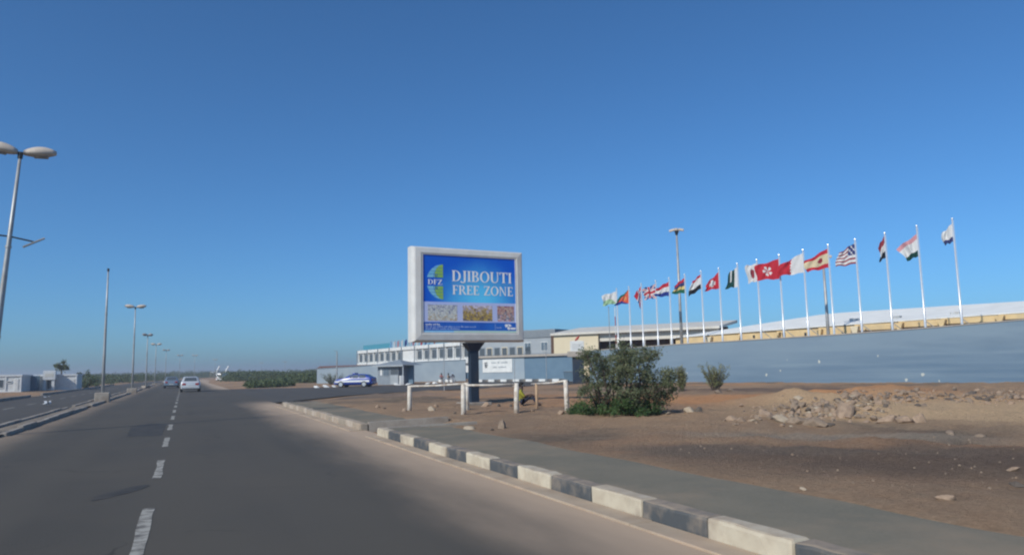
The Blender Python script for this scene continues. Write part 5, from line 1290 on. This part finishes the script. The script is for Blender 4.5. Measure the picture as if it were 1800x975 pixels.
# ------------------------------------------------------------------ plants
def bush_branches(mb, root, tips, r0):
    for tp in tips:
        tp = Vector(tp); m_ = root.lerp(tp, .45) + Vector((random.uniform(-.15, .15), random.uniform(-.15, .15), .12 * tp.z)); mb.tube([root, m_, tp], [r0, r0 * .6, r0 * .2], 6)
bq = GH(1092, 727); bsc = hypot(bq.x, bq.y) / FPX
rt = Vector((cos(YAW + .09), -sin(YAW + .09), 0)); fw = Vector((sin(YAW + .09), cos(YAW + .09), 0))
bush = thing('large_bush', 'large grey-green bush growing on the dirt right of the railing', 'bush', bq)
clumps = []   # (px, py, radius px, kind)
for c_ in ((1110, 640, 30, 0), (1085, 650, 30, 0), (1135, 648, 26, 0), (1060, 655, 24, 0), (1040, 640, 17, 0), (1047, 668, 26, 0), (1032, 676, 17, 0), (1100, 672, 30, 0), (1140, 675, 24, 0), (1165, 672, 20, 0), (1176, 668, 9, 0), (1100, 690, 24, 0), (1128, 688, 22, 0), (1072, 678, 24, 0), (1118, 655, 30, 0), (1090, 640, 26, 0), (1060, 706, 18, 1), (1014, 733, 13, 1), (1030, 722, 16, 1), (1085, 730, 22, 1), (1115, 716, 20, 1),
           (1120, 622, 20, 0), (1095, 625, 20, 0), (1145, 632, 16, 0), (1150, 700, 22, 2), (1125, 698, 22, 2), (1172, 690, 16, 0), (1162, 706, 14, 2), (1036, 625, 9, 0), (1060, 632, 13, 0),
           (1022, 728, 18, 1), (1045, 728, 22, 1), (1070, 722, 26, 1), (1095, 716, 26, 1), (1110, 725, 22, 1), (1130, 724, 18, 1), (1148, 722, 12, 1), (1035, 735, 12, 1)):
    clumps.append(c_)
cen = []; siz = []; mi = []
for (px, py, rp, kd) in clumps:
    for _ in range(int(4 + rp / 5)):
        dx, dz = (px - 1092) * bsc, (727 - py) * bsc; r_ = rp * bsc * (.95 if px > 1140 else 1.08)
        a = rng.normal(size=3); a /= np.linalg.norm(a); a *= r_ * rng.uniform(.3, 1.0)
        c0 = rt * dx + fw * (rng.uniform(-.75, .75) * min(1, .3 + r_ * 1.6)) + Vector((0, 0, dz)) + Vector(a.tolist())
        n_ = int(rng.integers(65, 125)) if kd != 1 else int(rng.integers(110, 180)); sp = rng.uniform(.045, .115)
        q = np.array(c0)[None] + rng.normal(size=(n_, 3)) * sp * np.array([1, 1, .9])[None]
        q = q[q[:, 2] > .01]; n_ = len(q)
        cen.append(q); siz.append(rng.uniform(.045, .10, n_)); k_ = rng.random(n_)
        mi.append(np.where(k_ < .06, 2, kd if kd != 2 else 0) if kd != 2 else np.where(k_ < .45, 2, 0))
cen = np.concatenate(cen); siz = np.concatenate(siz); mi = np.concatenate(mi)
link('crown', leaf_mesh('crown', ['leaf', 'leaf_b', 'leaf_d'], cen, siz, .38, mi, .35), bush)
mb = MB()
tips = []
for (px, py, rp, kd) in clumps:
    if kd != 1: tips.append(rt * ((px - 1092) * bsc) + fw * random.uniform(-.4, .4) + Vector((0, 0, (727 - py) * bsc)))
for r0 in (-.55, -.2, .12, .42):
    ro = rt * r0 + Vector((0, 0, -.1)); sel = sorted(tips, key=lambda q_: abs(q_.dot(rt) - r0 * 1.8))[:11]; bush_branches(mb, ro, random.sample(sel, 7), .036)
mb.build('trunk', 'bark', bush, True)

def spiky(px, py, top, w, label, kind='leaf_s', n=120):
    q = GH(px, py); h_ = zat(px, top, q.x, q.y) - q.z; t = thing('small_plant', label, 'plant', q); sc = hypot(q.x, q.y) / FPX
    cen = []; siz = []; mbs = MB()
    for k in range(44):
        a = rng.uniform(0, 6.28); r_ = w * sc * .5 * rng.uniform(.2, 1); hh = h_ * rng.uniform(.55, 1)
        tip = Vector((r_ * cos(a), r_ * sin(a), hh)); mbs.tube([Vector((tip.x * .2, tip.y * .2, -.03)), Vector((tip.x * .55, tip.y * .55, hh * .55)), tip], [.018, .014, .006], 5)
        for j in range(n // 4):
            u = rng.uniform(.15, 1); cen.append((tip.x * (.2 + .8 * u) + rng.normal() * .05, tip.y * (.2 + .8 * u) + rng.normal() * .05, hh * u + rng.normal() * .04)); siz.append(rng.uniform(.10, .22))
    mbs.build('stem', 'bark', t); link('foliage', leaf_mesh('foliage', [kind], np.array(cen), np.array(siz), .22, None, 1.4), t)
spiky(1199, 687, 643, 26, 'small yellowish cactus-like plant against the wall, right of the big bush'); spiky(1257, 685, 640, 54, 'feathery green plant against the wall, right of the cactus-like one', 'leaf_s')
spiky(584, 675, 655, 44, 'dusty bush behind the bonnet of the blue and white car', 'leaf'); spiky(605, 672, 655, 30, 'dusty bush behind the thin pole by the blue and white car', 'leaf')

# dark tree behind the porch sign and dark shrubs at the right of the cabins
def small_tree(px, Y, zc, r_, label, kd='leaf', trunk_w=.12, n=1500, flat=.6):
    X_ = Xat(px, Y); t = thing('small_tree', label, 'tree', (X_, Y, 0)); z = zc
    cen = []
    for k in range(11):
        a = rng.normal(size=3); a /= np.linalg.norm(a); c0 = a * np.array([r_, r_, r_ * flat]) * rng.uniform(.2, 1.25)
        cen.append(c0[None] + rng.normal(size=(n // 13, 3)) * r_ * rng.uniform(.1, .26))
    cen = np.concatenate(cen) + np.array([0, 0, z])
    link('crown', leaf_mesh('crown', [kd], cen, rng.uniform(.16, .34, len(cen)), .4), t)
    mb = MB(); bush_branches(mb, Vector((0, 0, z - r_ * flat * 1.1)), [Vector((r_ * .6 * cos(a), r_ * .6 * sin(a), z + r_ * flat * .3)) for a in (0, 1.3, 2.5, 3.9, 5.2)], trunk_w * .6); mb.tube([(0, 0, -.1), (.05, .03, z * .5), (0, 0, z - r_ * flat)], [trunk_w, trunk_w * .85, trunk_w * .7], 8); mb.build('trunk', 'bark', t, True)
small_tree(108, 122, zat(108, 643, Xat(108, 122), 122), 0.85, 'dark wind-bent tree rising behind the porch sign cabin')
small_tree(141, 124, zat(141, 662, Xat(141, 124), 124), .8, 'thin dark tree at the right end of the second cabin', 'scrub', .08, 700, 1.6)
small_tree(156, 130, zat(156, 668, Xat(156, 130), 130), .9, 'low dark tree between the second cabin and the bare mast', 'scrub', .08, 900, 1.1)

# far scrub: nobody could count it
cen = []; siz = []
def scrub_band(px0, px1, Y0, Y1, hmin, hmax, n, sr=(1.6, 3.2)):
    for _ in range(n):
        px = rng.uniform(px0, px1); Y = rng.uniform(Y0, Y1); X_ = Xat(px, Y)
        if -14.2 + bend(Y) < X_ < 6.8 + bend(Y): continue
        r_ = rng.uniform(*sr); h_ = rng.uniform(hmin, hmax) * .82; m_ = 150
        a = rng.normal(size=(m_, 3)); a /= np.linalg.norm(a, axis=1)[:, None]; a *= rng.uniform(.45, 1, m_)[:, None] ** .5
        q = np.array([X_, Y, h_ * .45])[None] + a * np.array([r_, r_, h_ * .55])[None]
        q = q[q[:, 2] > 0]; cen.append(q); siz.append(rng.uniform(.25, .6, len(q)))
scrub_band(150, 320, 150, 330, 1.5, 3.0, 230); scrub_band(400, 575, 170, 300, 1.4, 3.0, 200); scrub_band(400, 480, 240, 360, 2.0, 3.4, 110); scrub_band(-60, 170, 190, 320, 1.3, 2.4, 70)
scrub_band(400, 660, 300, 420, 2.5, 4.6, 120); scrub_band(150, 470, 380, 620, 3.0, 5.4, 380); scrub_band(500, 575, 118, 150, .9, 1.8, 45)
scrub_band(442, 505, 92, 116, .3, .75, 60, (.7, 1.3)); scrub_band(120, 215, 130, 160, .5, 1.1, 26, (.8, 1.5))
cen = np.concatenate(cen); siz = np.concatenate(siz)
sc_o = link('scrub', leaf_mesh('scrub', ['scrub'], cen, siz, .5)); tag(sc_o, 'low green scrub spreading along the horizon', 'scrub', kind='stuff')

# ------------------------------------------------------------------ harbour shapes on the horizon
def Pf(px, py, Y): return Vector((Xat(px, Y), Y, zat(px, py, Xat(px, Y), Y)))
t = thing('harbour_crane', 'far ochre block with a slanting white boom on the horizon', 'crane', (Xat(376, 480), 480, 0)); o_ = Vector((Xat(376, 480), 480, 0))
a, b = Pf(368, 664, 480), Pf(384, 655, 480)
MB().box(a.x - o_.x, b.x - o_.x, 0, 5, 0, b.z).build('base', 'craney', t); MB().box(a.x - o_.x + .8, b.x - o_.x - 1, -1, 4, b.z, b.z + .9).build('cabin', 'white', t)
MB().tube([Pf(381, 655, 479) - o_, Pf(386, 643, 479) - o_], [.9, .55], 6).build('boom', 'white', t)
t = thing('harbour_crane', 'far white crane boom slanting up on the horizon, right of the ochre block', 'crane', (Xat(396, 480), 480, 0)); o_ = Vector((Xat(396, 480), 480, 0))
MB().tube([Pf(393, 660, 480) - o_, Pf(402, 643, 480) - o_], [1.0, .6], 6).build('boom', 'white', t); MB().box(-1.5, 1.5, -1, 2, 0, Pf(393, 658, 480).z).build('base', 'white', t)
o_ = Vector((Xat(488, 460), 460, 0)); t = thing('white_dome', 'tiny white hut on the horizon above the scrub', 'hut', o_); zz = Pf(488, 654, 460).z
MB().box(-1.3, 1.3, -1, 1, 0, zz).build('wall', 'white', t); mb = MB(); mb.add([(-1.5, -1.2, zz), (1.5, -1.2, zz), (1.5, 1.2, zz), (-1.5, 1.2, zz), (0, 0, zz + .8)], [(0, 1, 4), (1, 2, 4), (2, 3, 4), (3, 0, 4), (3, 2, 1, 0)]); mb.build('roof', 'white', t)

# ------------------------------------------------------------------ birds over the far carriageway
def bird(px, py, Y, s, label, rz):
    p_ = Pf(px, py, Y); t = thing('white_bird', label, 'bird', p_, rz, 'white birds over the far carriageway')
    MB().tube([(-.22 * s, 0, 0), (-.1 * s, 0, .01), (.05 * s, 0, .02), (.17 * s, 0, .03 * s), (.24 * s, 0, .02 * s)], [.01 * s, .05 * s, .065 * s, .04 * s, .012 * s], 8).build('body', 'whitecar', t, True)
    for sy in (-1, 1):
        mb = MB(); mb.add([(.09 * s, sy * .04 * s, .03 * s), (-.07 * s, sy * .04 * s, .03 * s), (-.06 * s, sy * .28 * s, .15 * s), (.07 * s, sy * .26 * s, .16 * s), (-.14 * s, sy * .55 * s, .10 * s), (-.06 * s, sy * .54 * s, .11 * s)], [(0, 1, 2, 3), (3, 2, 4, 5)])
        mb.build('wing', 'whitecar', t)
    mb = MB(); mb.add([(-.18 * s, -.03 * s, 0), (-.18 * s, .03 * s, 0), (-.36 * s, .08 * s, 0), (-.36 * s, -.08 * s, 0)], [(0, 1, 2, 3)]); mb.build('tail', 'whitecar', t)
bird(86, 709, 50, 1.0, 'white bird gliding low over the far carriageway', .6); bird(83, 698, 60, .6, 'smaller white bird above the other, over the far carriageway', 1.2)

# ------------------------------------------------------------------ rocks
random.seed(21)
for (px, py, r_, sx, sy, sz, m_, lab) in (
    (826, 753, .27, 1.5, .8, .48, 'rock4', 'pale flat stone on the dirt in front of the railing'),
    (882, 752, .26, .95, .8, 1.0, 'rock2', 'upright pointed dark stone right of the pale flat stone'),
    (865, 756, .09, 1, 1, .8, 'rock3', 'small dark stone at the foot of the pointed stone'),
    (752, 765, .12, 1.2, .9, .7, 'rock1', 'small stone lying on the sidewalk edge'),
    (711, 722, .20, 1.2, .9, .7, 'rock1', 'tan stone at the foot of the leftmost railing post'),
    (760, 721, .24, 1.1, 1, .8, 'rock4', 'pale stone between the leftmost post and the billboard'),
    (766, 714, .16, 1, 1, .8, 'rock1', 'tan stone behind the pale stone under the billboard'),
    (664, 716, .20, 1.1, .9, .9, 'rock1', 'tan stone left of the railing, near the corner'), (676, 718, .12, 1.2, 1, .8, 'rock3', 'dark stone next to the tan stone near the corner'),
    (799, 727, .11, 1, 1, .8, 'rock3', 'small dark stone left of the stout railing post'),
    (853, 714, .26, 1, 1, .9, 'rock1', 'round tan boulder right behind the billboard post'), (877, 714, .15, 1, 1, 1, 'rock3', 'dark stone right of the boulder behind the billboard post'), (898, 714, .14, 1, 1, .9, 'rock3', 'dark stone left of the seated person'),
    (936, 722, .12, 1.3, .9, .6, 'rock1', 'small stone in front of the seated person'), (986, 727, .2, 1, 1, .8, 'rock1', 'stone at the foot of the bent railing post'),
    (1158, 726, .17, 1.3, .9, .6, 'rock4', 'pale stone at the right foot of the big bush'), (1174, 727, .13, 1.2, 1, .6, 'rock4', 'second pale stone right of the big bush'), (1212, 723, .24, 1.2, 1, .8, 'rock4', 'pale boulder standing alone right of the big bush'), (1227, 723, .2, .8, 1, 1, 'rock3', 'dark boulder touching the lone pale one'),
    (1262, 690, .35, 1.2, 1, .7, 'rock2', 'grey boulder at the foot of the feathery plant'), (1285, 687, .4, 1.2, 1, .6, 'rock2', 'grey boulder by the wall right of the feathery plant'),
    (1486, 729, .46, 1.25, .9, .82, 'rock1', 'largest pale boulder in the middle of the rubble'),
    (1562, 741, .28, 1.2, .9, .75, 'rock1', 'tan boulder at the right front of the rubble'), (1588, 742, .34, 1.0, .9, .7, 'rock1', 'middle tan boulder of the three right of the rubble'), (1618, 742, .26, .9, .9, 1.0, 'rock1', 'upright tan boulder at the right end of the rubble'),
    (1345, 733, .30, 1.1, .9, .85, 'rock1', 'tan boulder at the left end of the rubble'), (1375, 740, .24, 1.3, .9, .7, 'rock4', 'pale broken boulder in front of the rubble'), (1322, 740, .14, 1.4, .9, .5, 'rock4', 'small pale slab left of the rubble'), (1432, 746, .34, 1.4, .9, .6, 'rock2', 'grey slab at the front of the rubble'), (1400, 742, .26, 1.3, .9, .6, 'rock2', 'smaller grey slab left of the front slab'),
    (1670, 762, .16, 1.6, .9, .6, 'rock2', 'grey stone in front of the three tan boulders'), (1722, 766, .12, 1.4, .9, .6, 'rock2', 'small grey stone to the right, below the tan track'),
    (1664, 878, .11, 1.3, .9, .7, 'rock1', 'pale stone on the dark dirt near the sidewalk'), (1412, 860, .05, 1.3, .9, .7, 'rock4', 'tiny pale pebble beside the sidewalk'), (1788, 853, .10, 1.5, .9, .5, 'rock3', 'flat dark stone at the right picture edge'), (1780, 826, .09, 1.5, .9, .5, 'rock1', 'flat tan stone at the right picture edge')):
    tag(rock(GH(px, py), r_ * (.68 if px < 1300 else .8), sx, sy, sz, m_), lab, 'rock')
heap = thing('rubble_heap', 'heap of grey and brown rubble on the dirt before the wall', 'rubble', GH(1450, 735)); ho = heap.location.copy()
for k in range(300):
    u = random.random(); px = random.gauss(1450, 75) if u < .7 else random.uniform(1290, 1560)
    cy = 722 - (px - 1450) * .06 + abs(px - 1450) * .04; py = random.gauss(cy, 12)
    if py > 749 or px < 1270 or px > 1600: continue
    r_ = random.choice((.04, .045, .05, .06, .07, .09, .12)) * (1.2 if py < 725 else 1); rock(GH(px, py) - ho, r_, random.uniform(.8, 1.4), random.uniform(.8, 1.1), random.uniform(.6, .9), random.choice(('rock1', 'rock1', 'rock1', 'rock2', 'rock2', 'rock2', 'rock2', 'rock3', 'rock4')), 'stone', heap)
berm = thing('rubble_bank', 'long low bank of stones at the foot of the wall on the right', 'rubble', GH(1680, 700)); ho = berm.location.copy()
for k in range(300):
    px = random.uniform(1470, 1830); py = random.gauss(697 + (px - 1650) * .0, 7)
    if py < 680 or py > 716: continue
    rock(GH(px, py) - ho, random.choice((.045, .05, .06, .07, .09, .12, .15)), random.uniform(.8, 1.5), random.uniform(.8, 1.1), random.uniform(.5, .9), random.choice(('rock1', 'rock2', 'rock2', 'rock3', 'rock1')), 'stone', berm)
# scattered pebbles over the lot
mb = MB()
for k in range(420):
    if k % 3 == 0: px, py = random.uniform(620, 1800), random.uniform(700, 960)
    else: px, py = random.uniform(1000, 1800), random.uniform(690, 860)
    q = GH(px, py)
    if q.x < 7.2 or q.y > near_edge(q.x) - 1: continue
    r_ = random.choice((.010, .013, .018, .024)); c_ = [(random.uniform(.6, 1) * r_ * cos(a), random.uniform(.6, 1) * r_ * sin(a)) for a in (0, 1.26, 2.5, 3.8, 5.0)]
    v = [(q.x + x, q.y + y, q.z - .01) for x, y in c_] + [(q.x + x * .55, q.y + y * .55, q.z + r_ * .7) for x, y in c_]
    mb.add(v, [(5, 6, 7, 8, 9)] + [(i, (i + 1) % 5, 5 + (i + 1) % 5, 5 + i) for i in range(5)], random.choice((0, 0, 1, 1)))
pb_ = mb.build('pebbles', ['pebble', 'rock2', 'rock2'], None); tag(pb_, 'loose pebbles strewn over the dirt lot', 'pebbles', kind='stuff')

# ------------------------------------------------------------------ haze
mh = bpy.data.materials.new('haze'); mh.use_nodes = True; nth = mh.node_tree
for n_ in list(nth.nodes): nth.nodes.remove(n_)
oh = nth.nodes.new('ShaderNodeOutputMaterial'); vh = nth.nodes.new('ShaderNodeVolumePrincipled')
vh.inputs['Color'].default_value = (.93, .95, 1, 1); vh.inputs['Density'].default_value = .0009; vh.inputs['Anisotropy'].default_value = .3
nth.links.new(vh.outputs[0], oh.inputs['Volume'])
M['haze'] = mh
hz = MB().box(-2400, 2400, -50, 3400, -1.2, 16.5).build('haze', 'haze'); tag(hz, 'thin bluish haze in the air over the road and scrub', 'haze', kind='stuff')
